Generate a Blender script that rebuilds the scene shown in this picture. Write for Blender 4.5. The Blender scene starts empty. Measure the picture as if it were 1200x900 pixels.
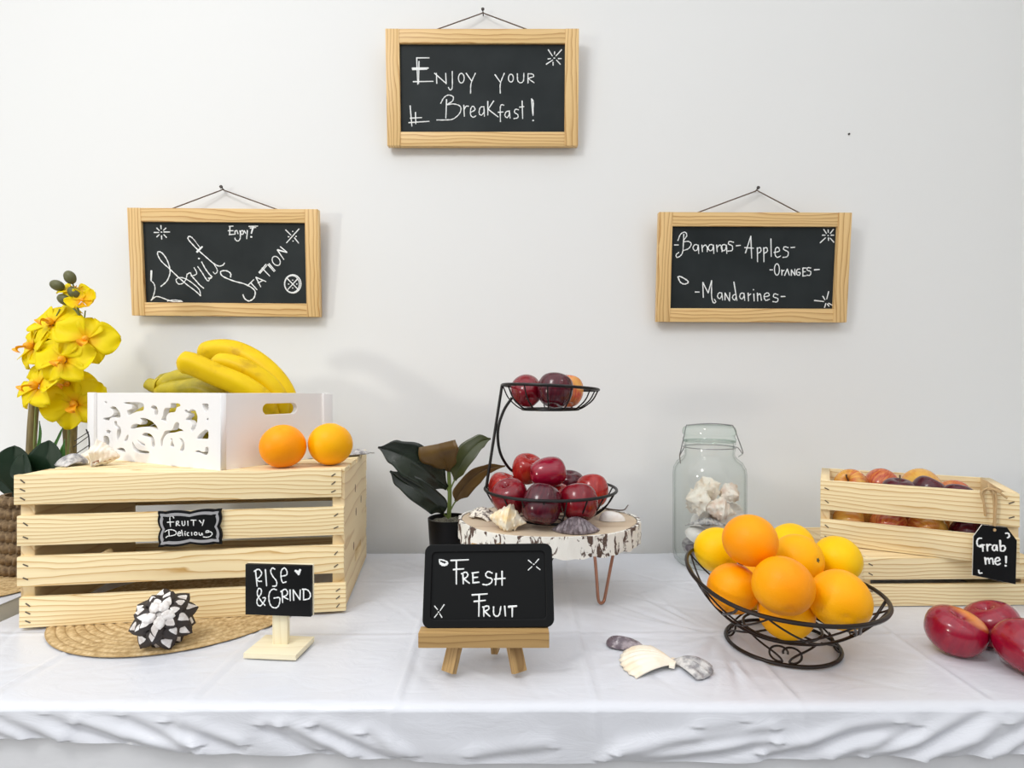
import bpy, bmesh, math, random
import numpy as np
from mathutils import Vector, Matrix, Euler

# ------------------------------------------------------------------ camera, world, lights
scn = bpy.context.scene
COL = scn.collection
TZ = 0.74            # table top above the floor
FPX, EYE, HOR = 650.0, 0.353, 459.0
WALL = 1.26
cam = bpy.data.cameras.new('camera'); cam.sensor_width = 36; cam.lens = FPX / 1200 * 36
cam.shift_y = (HOR - 450) / 1200; cam.clip_start = 0.02
camo = bpy.data.objects.new('camera', cam); COL.objects.link(camo)
camo.location = (0, 0, TZ + EYE); camo.rotation_euler = (math.pi / 2, 0, 0)
scn.camera = camo

w = bpy.data.worlds.new('room_light'); scn.world = w; w.use_nodes = True
# soft room light: bright ceiling half, dim floor half
_wn = w.node_tree.nodes; _tc = _wn.new('ShaderNodeTexCoord'); _sp = _wn.new('ShaderNodeSeparateXYZ'); _mr = _wn.new('ShaderNodeMapRange'); _cr = _wn.new('ShaderNodeValToRGB')
_mr.inputs['From Min'].default_value = -1; _mr.inputs['From Max'].default_value = 1
w.node_tree.links.new(_tc.outputs['Generated'], _sp.inputs[0]); w.node_tree.links.new(_sp.outputs[2], _mr.inputs[0]); w.node_tree.links.new(_mr.outputs[0], _cr.inputs[0])
for _i, (_p, _c) in enumerate(((0.25, (0.08, 0.08, 0.09)), (0.50, (0.24, 0.25, 0.27)), (0.80, (1.75, 1.77, 1.80)))):
    _e = _cr.color_ramp.elements[_i] if _i < 2 else _cr.color_ramp.elements.new(0.80)
    _e.position = _p; _e.color = (*_c, 1)
w.node_tree.links.new(_cr.outputs[0], _wn['Background'].inputs[0])
w.node_tree.nodes['Background'].inputs[1].default_value = 0.62

def area(name, loc, target, size, power, color=(1, 1, 1), sy=None):
    l = bpy.data.lights.new(name, 'AREA'); l.size = size; l.energy = power; l.color = color
    if sy: l.shape = 'RECTANGLE'; l.size_y = sy
    o = bpy.data.objects.new(name, l); COL.objects.link(o); o.location = loc
    o.rotation_euler = (Vector(target) - Vector(loc)).to_track_quat('-Z', 'Y').to_euler()
    return o
area('ceiling_lamp_right', (1.35, 0.0, 2.45), (0.30, 1.0, 0.8), 0.40, 33, (1, 0.99, 0.97))
area('ceiling_lamp_left', (-0.9, -0.2, 2.50), (-0.1, 1.1, 0.8), 0.45, 9, (1, 0.99, 0.97))
area('side_lamp_left', (-2.5, -0.85, 1.26), (-0.7, 1.2, 1.1), 0.26, 12, (1, 0.96, 0.84))

scn.view_settings.view_transform = 'Standard'
scn.view_settings.look = 'None'
scn.view_settings.gamma = 1
scn.view_settings.use_curve_mapping = False
scn.view_settings.exposure = 0.44
scn.cycles.use_denoising = True
scn.cycles.caustics_reflective = False
scn.cycles.caustics_refractive = False
scn.cycles.transparent_max_bounces = 24

PI = math.pi
R = math.radians
rnd = random.Random(7)

# ------------------------------------------------------------------ helpers: placing
def T(x, y, z=0.0): return Vector((x, y, z + TZ))
def ray(px, py): return Vector(((px - 600) / FPX, 1.0, -(py - HOR) / FPX))
EYEP = Vector((0, 0, TZ + EYE))
def at(px, py, d): return EYEP + ray(px, py) * d          # point at depth d
def on(px, py, z=0.0):                                     # point on a horizontal plane
    r = ray(px, py); return EYEP + r * ((z - EYE) / r.z)
def hit(px, py, P0, n):
    r = ray(px, py); return EYEP + r * ((P0 - EYEP).dot(n) / r.dot(n))
def Wm(o):
    m = Matrix.LocRotScale(o.location, o.rotation_euler, o.scale)
    return (Wm(o.parent) @ m) if o.parent else m

def catmull(pts, n=6, closed=False):
    P = [Vector(p) for p in pts]
    if len(P) < 3: return P
    out = []; N = len(P)
    rng = range(N) if closed else range(N - 1)
    for i in rng:
        if closed: a, b, c, d = P[(i-1) % N], P[i], P[(i+1) % N], P[(i+2) % N]
        else:
            b, c = P[i], P[i+1]
            a = P[i-1] if i else b * 2 - c
            d = P[i+2] if i + 2 < N else c * 2 - b
        for k in range(n):
            t = k / n
            out.append(0.5 * ((2*b) + (c - a)*t + (2*a - 5*b + 4*c - d)*t*t + (3*b - a - 3*c + d)*t**3))
    if not closed: out.append(P[-1].copy())
    return out

# ------------------------------------------------------------------ helpers: meshes
class MB:
    def __init__(s): s.bm = bmesh.new()
    def box(s, c, size, rot=None, bev=0.0, seg=2):
        r = bmesh.ops.create_cube(s.bm, size=1.0)
        vs = r['verts']
        M = Matrix.Translation(Vector(c)) @ (rot.to_matrix().to_4x4() if rot else Matrix.Identity(4)) @ Matrix.Diagonal((*size, 1))
        bmesh.ops.transform(s.bm, matrix=M, verts=vs)
        if bev:
            es = list({e for v in vs for e in v.link_edges})
            bmesh.ops.bevel(s.bm, geom=es, offset=bev, segments=seg, affect='EDGES', profile=0.6)
        return s
    def grid(s, pts, cu=False, cv=False):
        nu, nv = len(pts), len(pts[0])
        V = [[s.bm.verts.new(p) for p in row] for row in pts]
        for i in range(nu if cu else nu - 1):
            for j in range(nv if cv else nv - 1):
                a, b, c, d = V[i][j], V[(i+1) % nu][j], V[(i+1) % nu][(j+1) % nv], V[i][(j+1) % nv]
                q = []
                for v in (a, b, c, d):
                    if v not in q: q.append(v)
                try: s.bm.faces.new(q)
                except ValueError: pass
        return V
    def tube(s, pts, r, n=8, closed=False, sq=1.0, cap=True):
        P = [Vector(p) for p in pts]; N = len(P)
        rr = r if isinstance(r, (list, tuple)) else [r] * N
        if len(rr) != N: rr = [rr[0] + (rr[-1] - rr[0]) * i / (N - 1) for i in range(N)]
        tang = []
        for i in range(N):
            if closed: t = P[(i+1) % N] - P[i-1]
            else: t = P[min(i+1, N-1)] - P[max(i-1, 0)]
            tang.append(t.normalized() if t.length > 1e-9 else Vector((0, 0, 1)))
        up = Vector((0, 0, 1))
        if abs(tang[0].dot(up)) > 0.9: up = Vector((0, 1, 0))
        nrm = (up - tang[0] * up.dot(tang[0])).normalized()
        rows = []
        for i in range(N):
            nrm = nrm - tang[i] * nrm.dot(tang[i])
            nrm = nrm.normalized() if nrm.length > 1e-9 else tang[i].orthogonal().normalized()
            bi = tang[i].cross(nrm)
            rows.append([P[i] + nrm * (math.cos(2*PI*k/n) * rr[i] * sq) + bi * (math.sin(2*PI*k/n) * rr[i]) for k in range(n)])
        V = s.grid(rows, cu=closed, cv=True)
        if cap and not closed:
            for row in (V[0], V[-1]):
                try: s.bm.faces.new(row)
                except ValueError: pass
        return s
    def lathe(s, prof, n=32, fn=None, c=(0, 0, 0)):
        c = Vector(c); rows = []
        for r, z in prof:
            row = []
            for k in range(n):
                a = 2*PI*k/n
                rr = max(r, 1e-5)
                if fn: rr = rr * fn(a, r, z)
                row.append(c + Vector((rr*math.cos(a), rr*math.sin(a), z)))
            rows.append(row)
        s.grid(rows, cv=True); return s
    def sphere(s, c, r, sc=(1, 1, 1), nu=12, nv=16):
        prof = [(r*math.sin(PI*i/nu), -r*math.cos(PI*i/nu)) for i in range(nu+1)]
        rows = [[Vector(c) + Vector((sc[0]*max(a, 1e-6)*math.cos(2*PI*k/nv), sc[1]*max(a, 1e-6)*math.sin(2*PI*k/nv), sc[2]*z)) for k in range(nv)] for a, z in prof]
        s.grid(rows, cv=True); return s
    def ngon(s, pts):
        s.bm.faces.new([s.bm.verts.new(p) for p in pts]); return s
    def xf(s, m): bmesh.ops.transform(s.bm, matrix=m, verts=s.bm.verts); return s
    def mesh(s, name, smooth=True):
        bmesh.ops.remove_doubles(s.bm, verts=s.bm.verts, dist=1e-6)
        bmesh.ops.recalc_face_normals(s.bm, faces=s.bm.faces)
        me = bpy.data.meshes.new(name); s.bm.to_mesh(me); s.bm.free()
        if smooth:
            me.polygons.foreach_set('use_smooth', [True] * len(me.polygons))
            try: me.set_sharp_from_angle(angle=R(42))
            except Exception: pass
        return me

def link(name, me, mat, parent=None, loc=(0, 0, 0), rot=(0, 0, 0)):
    o = bpy.data.objects.new(name, me); COL.objects.link(o)
    if mat and me: me.materials.append(mat)
    o.parent = parent; o.location = loc; o.rotation_euler = rot
    return o
def part(name, b, mat, parent=None, loc=(0, 0, 0), rot=(0, 0, 0), smooth=True):
    return link(name, b.mesh(name, smooth), mat, parent, loc, rot)
def wpart(name, b, mat, parent, smooth=True):             # built in world coordinates
    if parent: b.xf(Wm(parent).inverted())
    return part(name, b, mat, parent, smooth=smooth)
def wthing(name, b, mat, loc, smooth=True):               # top-level mesh built in world coordinates, origin at loc
    b.xf(Matrix.Translation(-Vector(loc))); return part(name, b, mat, None, loc, smooth=smooth)
def tag(o, label, cat, group=None):
    o['label'] = label; o['category'] = cat
    if group: o['group'] = group
    return o
def thing(name, label, cat, loc, rot=(0, 0, 0), group=None):
    o = bpy.data.objects.new(name, None); COL.objects.link(o); o.empty_display_size = 0.02
    o.location = loc; o.rotation_euler = rot
    return tag(o, label, cat, group)
def struct(name, b, mat, loc=(0, 0, 0), smooth=False):
    o = part(name, b, mat, None, loc, smooth=smooth); o['kind'] = 'structure'; return o
def copy_tree(o, parent=None):
    c = o.copy(); COL.objects.link(c); c.parent = parent
    for ch in list(o.children): copy_tree(ch, c)
    return c
def plate(name, outline, holes, thick, mat, parent, loc=(0, 0, 0), rot=(0, 0, 0), bev=0.0):
    cu = bpy.data.curves.new(name, 'CURVE'); cu.dimensions = '2D'; cu.fill_mode = 'BOTH'
    cu.extrude = thick / 2 - bev; cu.bevel_depth = bev; cu.bevel_resolution = 1
    for poly in [outline] + holes:
        sp = cu.splines.new('POLY'); sp.points.add(len(poly) - 1); sp.use_cyclic_u = True
        for p, q in zip(sp.points, poly): p.co = (q[0], q[1], 0, 1)
    tmp = bpy.data.objects.new(name + '_tmp', cu); COL.objects.link(tmp)
    bpy.context.view_layer.update()
    dg = bpy.context.evaluated_depsgraph_get()
    me = bpy.data.meshes.new_from_object(tmp.evaluated_get(dg)); me.name = name
    bpy.data.objects.remove(tmp); bpy.data.curves.remove(cu)
    me.materials.clear()
    return link(name, me, mat, parent, loc, rot)

# ------------------------------------------------------------------ helpers: materials
def mat(name, color=(1, 1, 1), rough=0.5, metal=0.0, spec=0.5, coat=0.0, sss=0.0, trans=0.0):
    m = bpy.data.materials.new(name); m.use_nodes = True
    p = m.node_tree.nodes['Principled BSDF']
    p.inputs['Base Color'].default_value = (*color, 1); p.inputs['Roughness'].default_value = rough
    p.inputs['Metallic'].default_value = metal; p.inputs['Specular IOR Level'].default_value = spec
    p.inputs['Coat Weight'].default_value = coat; p.inputs['Coat Roughness'].default_value = 0.06
    if sss:
        p.inputs['Subsurface Weight'].default_value = sss; p.inputs['Subsurface Radius'].default_value = (1, 0.6, 0.3)
        p.inputs['Subsurface Scale'].default_value = 0.006
    return m
def nd(m, t, **k):
    n = m.node_tree.nodes.new(t)
    for a, v in k.items():
        if a.startswith('i_'):
            key = a[2:]; n.inputs[int(key) if key.isdigit() else key.replace('_', ' ')].default_value = v
        else: setattr(n, a, v)
    return n
def lk(m, a, b): m.node_tree.links.new(a, b)
def ramp(m, fac, stops):
    n = nd(m, 'ShaderNodeValToRGB'); cr = n.color_ramp
    while len(cr.elements) < len(stops): cr.elements.new(0.5)
    for e, (p, c) in zip(cr.elements, stops): e.position = p; e.color = (*c, 1)
    lk(m, fac, n.inputs[0]); return n.outputs[0]
def base(m): return m.node_tree.nodes['Principled BSDF']
def coords(m, scale=(1, 1, 1), which='Object', rnd_off=0.0):
    tc = nd(m, 'ShaderNodeTexCoord'); mp = nd(m, 'ShaderNodeMapping'); mp.inputs['Scale'].default_value = scale
    src = tc.outputs[which]
    if rnd_off:
        oi = nd(m, 'ShaderNodeObjectInfo'); ml = nd(m, 'ShaderNodeMath', operation='MULTIPLY'); ml.inputs[1].default_value = rnd_off
        lk(m, oi.outputs['Random'], ml.inputs[0])
        ad = nd(m, 'ShaderNodeVectorMath', operation='ADD'); lk(m, src, ad.inputs[0]); lk(m, ml.outputs[0], ad.inputs[1]); src = ad.outputs[0]
    lk(m, src, mp.inputs[0]); return mp.outputs[0]
def noise(m, vec, scale, detail=3, rough=0.5, dist=0.0):
    n = nd(m, 'ShaderNodeTexNoise'); n.inputs['Scale'].default_value = scale; n.inputs['Detail'].default_value = detail
    n.inputs['Roughness'].default_value = rough; n.inputs['Distortion'].default_value = dist
    lk(m, vec, n.inputs['Vector']); return n.outputs['Fac']
def bump(m, fac, strength=0.2, dist=0.001):
    b = nd(m, 'ShaderNodeBump'); b.inputs['Strength'].default_value = strength; b.inputs['Distance'].default_value = dist
    lk(m, fac, b.inputs['Height']); lk(m, b.outputs[0], base(m).inputs['Normal'])
def mixc(m, fac, a, b):
    n = nd(m, 'ShaderNodeMix', data_type='RGBA')
    for v, s in ((fac, n.inputs[0]), (a, n.inputs[6]), (b, n.inputs[7])):
        if hasattr(v, 'is_linked'): lk(m, v, s)
        else: s.default_value = v if not isinstance(v, tuple) else (*v, 1)
    return n.outputs[2]
def math_(m, op, a, b=None, c=None):
    n = nd(m, 'ShaderNodeMath', operation=op)
    for v, s in zip((a, b, c), n.inputs):
        if v is None: continue
        if hasattr(v, 'is_linked'): lk(m, v, s)
        else: s.default_value = v
    return n.outputs[0]

def pine(name, light, dark, period=0.0062, contrast=1.0, rough=0.55, knots=True):
    m = mat(name, light, rough, spec=0.35)
    tc = nd(m, 'ShaderNodeTexCoord'); oi = nd(m, 'ShaderNodeObjectInfo')
    cb = nd(m, 'ShaderNodeCombineXYZ')
    lk(m, math_(m, 'MULTIPLY', oi.outputs['Random'], 7.3), cb.inputs[0])
    lk(m, math_(m, 'SUBTRACT', math_(m, 'MULTIPLY', math_(m, 'FRACT', math_(m, 'MULTIPLY', oi.outputs['Random'], 17.7)), 0.10), 0.05), cb.inputs[1])
    lk(m, math_(m, 'ADD', math_(m, 'MULTIPLY', math_(m, 'FRACT', math_(m, 'MULTIPLY', oi.outputs['Random'], 41.3)), 0.05), 0.02), cb.inputs[2])
    off = nd(m, 'ShaderNodeVectorMath', operation='ADD'); lk(m, tc.outputs['Object'], off.inputs[0]); lk(m, cb.outputs[0], off.inputs[1])
    mp = nd(m, 'ShaderNodeMapping'); mp.inputs['Scale'].default_value = (2.2, 14, 14); lk(m, off.outputs[0], mp.inputs[0])
    nz = nd(m, 'ShaderNodeTexNoise'); nz.inputs['Scale'].default_value = 1.6; nz.inputs['Detail'].default_value = 2; lk(m, mp.outputs[0], nz.inputs['Vector'])
    sc = nd(m, 'ShaderNodeVectorMath', operation='SCALE'); sc.inputs['Scale'].default_value = 0.032; lk(m, nz.outputs['Color'], sc.inputs[0])
    ad = nd(m, 'ShaderNodeVectorMath', operation='ADD'); lk(m, off.outputs[0], ad.inputs[0]); lk(m, sc.outputs[0], ad.inputs[1])
    wv = nd(m, 'ShaderNodeTexWave', wave_type='RINGS', rings_direction='X', wave_profile='SAW')
    wv.inputs['Scale'].default_value = 2*PI / (20 * period); wv.inputs['Distortion'].default_value = 0.6; wv.inputs['Detail'].default_value = 1
    lk(m, ad.outputs[0], wv.inputs['Vector'])
    d2 = tuple(l + (d - l) * 0.35 * contrast for l, d in zip(light, dark))
    d3 = tuple(l + (d - l) * contrast for l, d in zip(light, dark))
    c = ramp(m, wv.outputs['Fac'], [(0.0, light), (0.40, light), (0.78, d2), (0.92, d3), (1.0, light)])
    mp2 = nd(m, 'ShaderNodeMapping'); mp2.inputs['Scale'].default_value = (6, 160, 160); lk(m, off.outputs[0], mp2.inputs[0])
    fine = noise(m, mp2.outputs[0], 3, 3)
    c2 = mixc(m, math_(m, 'MULTIPLY', fine, 0.28), c, d2)
    lk(m, c2, base(m).inputs['Base Color'])
    bump(m, fine, 0.12, 0.0006)
    return m

M = {}
M['pine'] = pine('pine', (0.92, 0.775, 0.48), (0.60, 0.37, 0.13), 0.0066, 1.15)
M['pine_end'] = pine('pine_panel', (0.84, 0.67, 0.40), (0.60, 0.39, 0.18), 0.02, 0.8)
M['frame'] = pine('frame_pine', (0.80, 0.56, 0.26), (0.50, 0.26, 0.08), 0.0075, 1.25, 0.42)
M['easel'] = pine('easel_wood', (0.46, 0.29, 0.115), (0.25, 0.14, 0.05), 0.006, 1.0, 0.5)
M['birch'] = pine('sign_wood', (0.84, 0.76, 0.55), (0.72, 0.60, 0.38), 0.008, 0.6)
M['knot'] = mat('knot', (0.18, 0.08, 0.03), 0.6)
M['staple'] = mat('staple', (0.16, 0.13, 0.10), 0.4, 0.6)

m = mat('wall_paint', (0.80, 0.805, 0.80), 0.75, spec=0.25); M['wall'] = m
bump(m, noise(m, coords(m), 90, 3), 0.06, 0.001)
m = mat('floor_tile', (0.25, 0.24, 0.23), 0.5); M['floor'] = m
lk(m, ramp(m, noise(m, coords(m), 5, 4), [(0.3, (0.2, 0.19, 0.18)), (0.7, (0.3, 0.29, 0.28))]), base(m).inputs[0])
m = mat('plastic_cloth', (0.66, 0.675, 0.725), 0.30, spec=0.5, sss=0.0); M['cloth'] = m
n1 = noise(m, coords(m, (1, 2.6, 2.6)), 16, 4, 0.6, 0.8)
bump(m, n1, 0.22, 0.006)
m = mat('under_cloth', (0.72, 0.73, 0.76), 0.6, spec=0.3); M['under'] = m
bump(m, noise(m, coords(m, (1, 2, 2)), 14, 3), 0.3, 0.006)

m = mat('chalkboard', (0.022, 0.026, 0.028), 0.55, spec=0.18); M['board'] = m
lk(m, ramp(m, noise(m, coords(m), 9, 5), [(0.3, (0.013, 0.017, 0.018)), (0.75, (0.026, 0.032, 0.034))]), base(m).inputs[0])
M['black_paint'] = mat('black_paint', (0.0045, 0.005, 0.0055), 0.45, spec=0.18)
M['chalk'] = mat('chalk', (0.86, 0.88, 0.88), 0.9, spec=0.1)
M['silver'] = mat('silver_paint', (0.50, 0.50, 0.52), 0.4, 0.5)
M['cord'] = mat('cord', (0.13, 0.09, 0.065), 0.8)
M['nail'] = mat('nail', (0.06, 0.05, 0.045), 0.4, 0.7)
M['wire'] = mat('black_wire', (0.006, 0.0055, 0.0055), 0.38, 0.1, spec=0.35)
M['bronze'] = mat('bronze_wire', (0.016, 0.009, 0.006), 0.35, 0.3, spec=0.4)
M['copper'] = mat('copper_rod', (0.42, 0.20, 0.13), 0.28, 0.9)
M['dark_rod'] = mat('dark_rod', (0.08, 0.06, 0.05), 0.3, 0.8)
m = mat('white_paint', (0.86, 0.85, 0.85), 0.5); M['white'] = m
bump(m, noise(m, coords(m, (30, 30, 300)), 2, 2), 0.08, 0.001)
M['white_edge'] = mat('white_wood', (0.85, 0.84, 0.80), 0.6)
m = mat('twine', (0.50, 0.34, 0.17), 0.9); M['twine'] = m
m = mat('rope', (0.17, 0.11, 0.06), 0.9); M['rope'] = m
lk(m, ramp(m, noise(m, coords(m, (1, 1, 1)), 120, 3), [(0.3, (0.10, 0.06, 0.03)), (0.7, (0.28, 0.19, 0.10))]), base(m).inputs[0])
m = mat('woven_straw', (0.58, 0.42, 0.22), 0.85); M['straw'] = m
lk(m, ramp(m, noise(m, coords(m), 160, 3), [(0.3, (0.36, 0.23, 0.09)), (0.55, (0.56, 0.40, 0.20)), (0.75, (0.68, 0.53, 0.31))]), base(m).inputs[0])
_ln = [n for n in m.node_tree.nodes if n.type == 'VALTORGB'][0]
_tc = nd(m, 'ShaderNodeTexCoord'); _l = nd(m, 'ShaderNodeVectorMath', operation='LENGTH'); lk(m, _tc.outputs['Object'], _l.inputs[0])
_sn = math_(m, 'ABSOLUTE', math_(m, 'SINE', math_(m, 'MULTIPLY', _l.outputs['Value'], PI / 0.01118)))
lk(m, mixc(m, ramp(m, _sn, [(0.0, (0.75, 0.75, 0.75)), (0.35, (0, 0, 0))]), _ln.outputs[0], (0.30, 0.18, 0.06)), base(m).inputs[0])
bump(m, noise(m, coords(m), 260, 2), 0.5, 0.002)

def citrus(name, c1, c2):
    m = mat(name, c1, 0.42, spec=0.22, sss=0.0)
    v = coords(m, (1, 1, 1), rnd_off=3.0)
    lk(m, mixc(m, ramp(m, noise(m, v, 14, 2), [(0.35, (0, 0, 0)), (0.7, (1, 1, 1))]), c1, c2), base(m).inputs[0])
    vo = nd(m, 'ShaderNodeTexVoronoi'); vo.inputs['Scale'].default_value = 520; lk(m, v, vo.inputs['Vector'])
    bump(m, vo.outputs['Distance'], 0.30, 0.0007)
    return m
M['orange'] = citrus('orange_peel', (0.96, 0.315, 0.0), (0.96, 0.385, 0.0))
M['golden'] = citrus('golden_peel', (0.96, 0.465, 0.0), (0.96, 0.39, 0.0))
M['yellow'] = citrus('yellow_peel', (0.96, 0.63, 0.0), (0.96, 0.53, 0.0))
M['scar'] = mat('stem_scar', (0.10, 0.09, 0.03), 0.7)

def apple_mat(name, c_main, c_streak, c_blush, amount, coat=0.3, crown=None):
    m = mat(name, c_main, 0.24, spec=0.4, coat=coat)
    tc = nd(m, 'ShaderNodeTexCoord'); sp = nd(m, 'ShaderNodeSeparateXYZ'); lk(m, tc.outputs['Object'], sp.inputs[0])
    ang = math_(m, 'ARCTAN2', sp.outputs[1], sp.outputs[0])
    cb = nd(m, 'ShaderNodeCombineXYZ')
    lk(m, math_(m, 'COSINE', ang), cb.inputs[0]); lk(m, math_(m, 'SINE', ang), cb.inputs[1])
    lk(m, math_(m, 'MULTIPLY', sp.outputs[2], 8), cb.inputs[2])
    st = noise(m, cb.outputs[0], 7, 4, 0.6)
    c = mixc(m, ramp(m, st, [(0.42, (0, 0, 0)), (0.66, (1, 1, 1))]), c_main, c_streak)
    ox = nd(m, 'ShaderNodeObjectInfo')
    big = noise(m, coords(m, rnd_off=5.0), 24, 2)
    c = mixc(m, ramp(m, big, [(max(0.0, 0.62 - amount), (0, 0, 0)), (0.86 - amount * 0.8, (1, 1, 1))]), c, c_blush)
    if crown:
        zz = math_(m, 'ADD', math_(m, 'ADD', math_(m, 'MULTIPLY', sp.outputs[2], 0.8), math_(m, 'MULTIPLY', sp.outputs[0], 0.42)), math_(m, 'MULTIPLY', big, 0.25))
        c = mixc(m, ramp(m, zz, [(0.80, (0, 0, 0)), (0.95, (0.85, 0.85, 0.85))]), c, crown)
    lk(m, c, base(m).inputs[0])
    return m
M['plum_red'] = apple_mat('dark_red_skin', (0.055, 0.002, 0.010), (0.095, 0.004, 0.013), (0.14, 0.008, 0.012), 0.0)
M['red'] = apple_mat('red_skin', (0.17, 0.002, 0.011), (0.23, 0.004, 0.011), (0.28, 0.02, 0.015), 0.0)
M['bright_red'] = apple_mat('bright_red_skin', (0.33, 0.010, 0.010), (0.42, 0.022, 0.014), (0.52, 0.09, 0.03), 0.06)
M['two_tone'] = apple_mat('two_tone_skin', (0.56, 0.06, 0.04), (0.70, 0.22, 0.05), (0.74, 0.36, 0.07), 0.22)
M['crimson'] = apple_mat('crimson_skin', (0.25, 0.001, 0.021), (0.31, 0.003, 0.023), (0.40, 0.02, 0.02), -0.02, 0.5)
M['crimson_patch'] = apple_mat('crimson_patch_skin', (0.26, 0.001, 0.022), (0.33, 0.004, 0.024), (0.40, 0.02, 0.02), -0.02, 0.5, (0.72, 0.24, 0.03))
M['gala'] = apple_mat('striped_skin', (0.55, 0.13, 0.03), (0.74, 0.34, 0.05), (0.76, 0.44, 0.08), 0.2, 0.3)
M['gala_red'] = apple_mat('striped_red_skin', (0.46, 0.06, 0.025), (0.66, 0.22, 0.05), (0.70, 0.34, 0.07), 0.1, 0.3)
M['stem'] = mat('fruit_stem', (0.10, 0.06, 0.03), 0.7)

m = mat('banana_skin', (0.80, 0.55, 0.015), 0.46, spec=0.22); M['banana'] = m
lk(m, ramp(m, noise(m, coords(m), 30, 4), [(0.28, (0.56, 0.34, 0.006)), (0.42, (0.76, 0.50, 0.002)), (0.8, (0.82, 0.57, 0.003))]), base(m).inputs[0])
m = mat('banana_skin_green', (0.55, 0.47, 0.03), 0.45, spec=0.4); M['banana_green'] = m
lk(m, ramp(m, noise(m, coords(m), 34, 4), [(0.3, (0.30, 0.25, 0.010)), (0.7, (0.56, 0.43, 0.012))]), base(m).inputs[0])
M['banana_tip'] = mat('banana_tip', (0.26, 0.17, 0.02), 0.7)

m = mat('petal', (0.95, 0.78, 0.01), 0.5, spec=0.3, sss=0.0); M['petal'] = m
tc = nd(m, 'ShaderNodeTexCoord'); ln = nd(m, 'ShaderNodeVectorMath', operation='LENGTH'); lk(m, tc.outputs['Object'], ln.inputs[0])
fz = math_(m, 'ADD', math_(m, 'MULTIPLY', ln.outputs['Value'], 16), math_(m, 'MULTIPLY', noise(m, coords(m, rnd_off=4), 40, 2), 0.35))
cp = ramp(m, fz, [(0.12, (0.92, 0.36, 0.004)), (0.34, (0.97, 0.66, 0.002)), (0.56, (0.98, 0.83, 0.002))])
lk(m, cp, base(m).inputs[0])
tr = nd(m, 'ShaderNodeBsdfTranslucent'); lk(m, cp, tr.inputs[0])
mx = nd(m, 'ShaderNodeMixShader'); mx.inputs[0].default_value = 0.35
lk(m, base(m).outputs[0], mx.inputs[1]); lk(m, tr.outputs[0], mx.inputs[2]); lk(m, mx.outputs[0], m.node_tree.nodes['Material Output'].inputs[0])
M['lip'] = mat('flower_lip', (0.90, 0.40, 0.006), 0.5)
M['bud'] = mat('bud', (0.10, 0.10, 0.03), 0.5)
M['stalk'] = mat('stalk', (0.20, 0.24, 0.06), 0.55)
m = mat('bamboo', (0.24, 0.17, 0.06), 0.5); M['bamboo'] = m
lk(m, ramp(m, noise(m, coords(m, (60, 60, 6)), 3, 3), [(0.3, (0.14, 0.10, 0.035)), (0.7, (0.32, 0.25, 0.09))]), base(m).inputs[0])
M['orchid_leaf'] = mat('orchid_leaf', (0.006, 0.022, 0.008), 0.5, spec=0.3)
M['blade'] = mat('grass_blade', (0.05, 0.16, 0.025), 0.5)
m = mat('rubber_leaf', (0.012, 0.020, 0.012), 0.26, spec=0.55); M['rubber'] = m
lk(m, ramp(m, noise(m, coords(m), 18, 3), [(0.3, (0.005, 0.008, 0.005)), (0.7, (0.016, 0.026, 0.014))]), base(m).inputs[0])
m = mat('rubber_leaf_brown', (0.11, 0.055, 0.012), 0.42); M['rubber_brown'] = m
lk(m, ramp(m, noise(m, coords(m), 22, 3), [(0.3, (0.075, 0.036, 0.006)), (0.7, (0.16, 0.09, 0.018))]), base(m).inputs[0])
M['rubber_green'] = mat('rubber_leaf_green', (0.050, 0.060, 0.018), 0.3)
M['green_stem'] = mat('green_stem', (0.16, 0.22, 0.05), 0.45)
M['pot'] = mat('black_pot', (0.003, 0.003, 0.0035), 0.4, spec=0.2)
m = mat('soil', (0.08, 0.07, 0.05), 0.95); M['soil'] = m
lk(m, ramp(m, noise(m, coords(m), 220, 3), [(0.35, (0.04, 0.035, 0.025)), (0.7, (0.26, 0.25, 0.19))]), base(m).inputs[0])

def two(name, a, b, scale, rough=0.5, sc=(1, 1, 1), lo=0.4, hi=0.6, dist=0.0, bmp=0.0, coat=0.0):
    m = mat(name, a, rough, coat=coat); v = coords(m, sc)
    f = noise(m, v, scale, 4, 0.6, dist)
    lk(m, ramp(m, f, [(lo, a), (hi, b)]), base(m).inputs[0])
    if bmp: bump(m, f, bmp, 0.002)
    return m
M['slab'] = pine('slab_wood', (0.66, 0.54, 0.40), (0.50, 0.37, 0.24), 0.03, 0.8)
M['bark'] = two('birch_bark', (0.10, 0.06, 0.045), (0.84, 0.82, 0.76), 75, 0.8, (1, 1, 0.5), 0.435, 0.47, 0.9, 0.8)
M['conch'] = two('cream_shell', (0.88, 0.82, 0.72), (0.72, 0.55, 0.38), 60, 0.45, lo=0.45, hi=0.8, bmp=0.7)
M['conch_tan'] = two('tan_shell', (0.84, 0.62, 0.30), (0.86, 0.80, 0.66), 45, 0.4, lo=0.35, hi=0.6, bmp=0.4)
M['conch_pink'] = two('pink_shell', (0.74, 0.56, 0.45), (0.88, 0.81, 0.73), 60, 0.4, lo=0.35, hi=0.6, bmp=0.7)
M['shell_white'] = two('white_shell', (0.85, 0.82, 0.78), (0.76, 0.68, 0.60), 40, 0.4, lo=0.5, hi=0.8)
M['shell_cream'] = two('cream_fan_shell', (0.88, 0.82, 0.70), (0.84, 0.66, 0.44), 30, 0.4, lo=0.45, hi=0.75)
M['shell_grey'] = two('grey_shell', (0.22, 0.21, 0.22), (0.62, 0.60, 0.58), 90, 0.45, lo=0.38, hi=0.62)
M['shell_purple'] = two('purple_shell', (0.10, 0.075, 0.085), (0.30, 0.25, 0.27), 120, 0.35, lo=0.4, hi=0.62)
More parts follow.
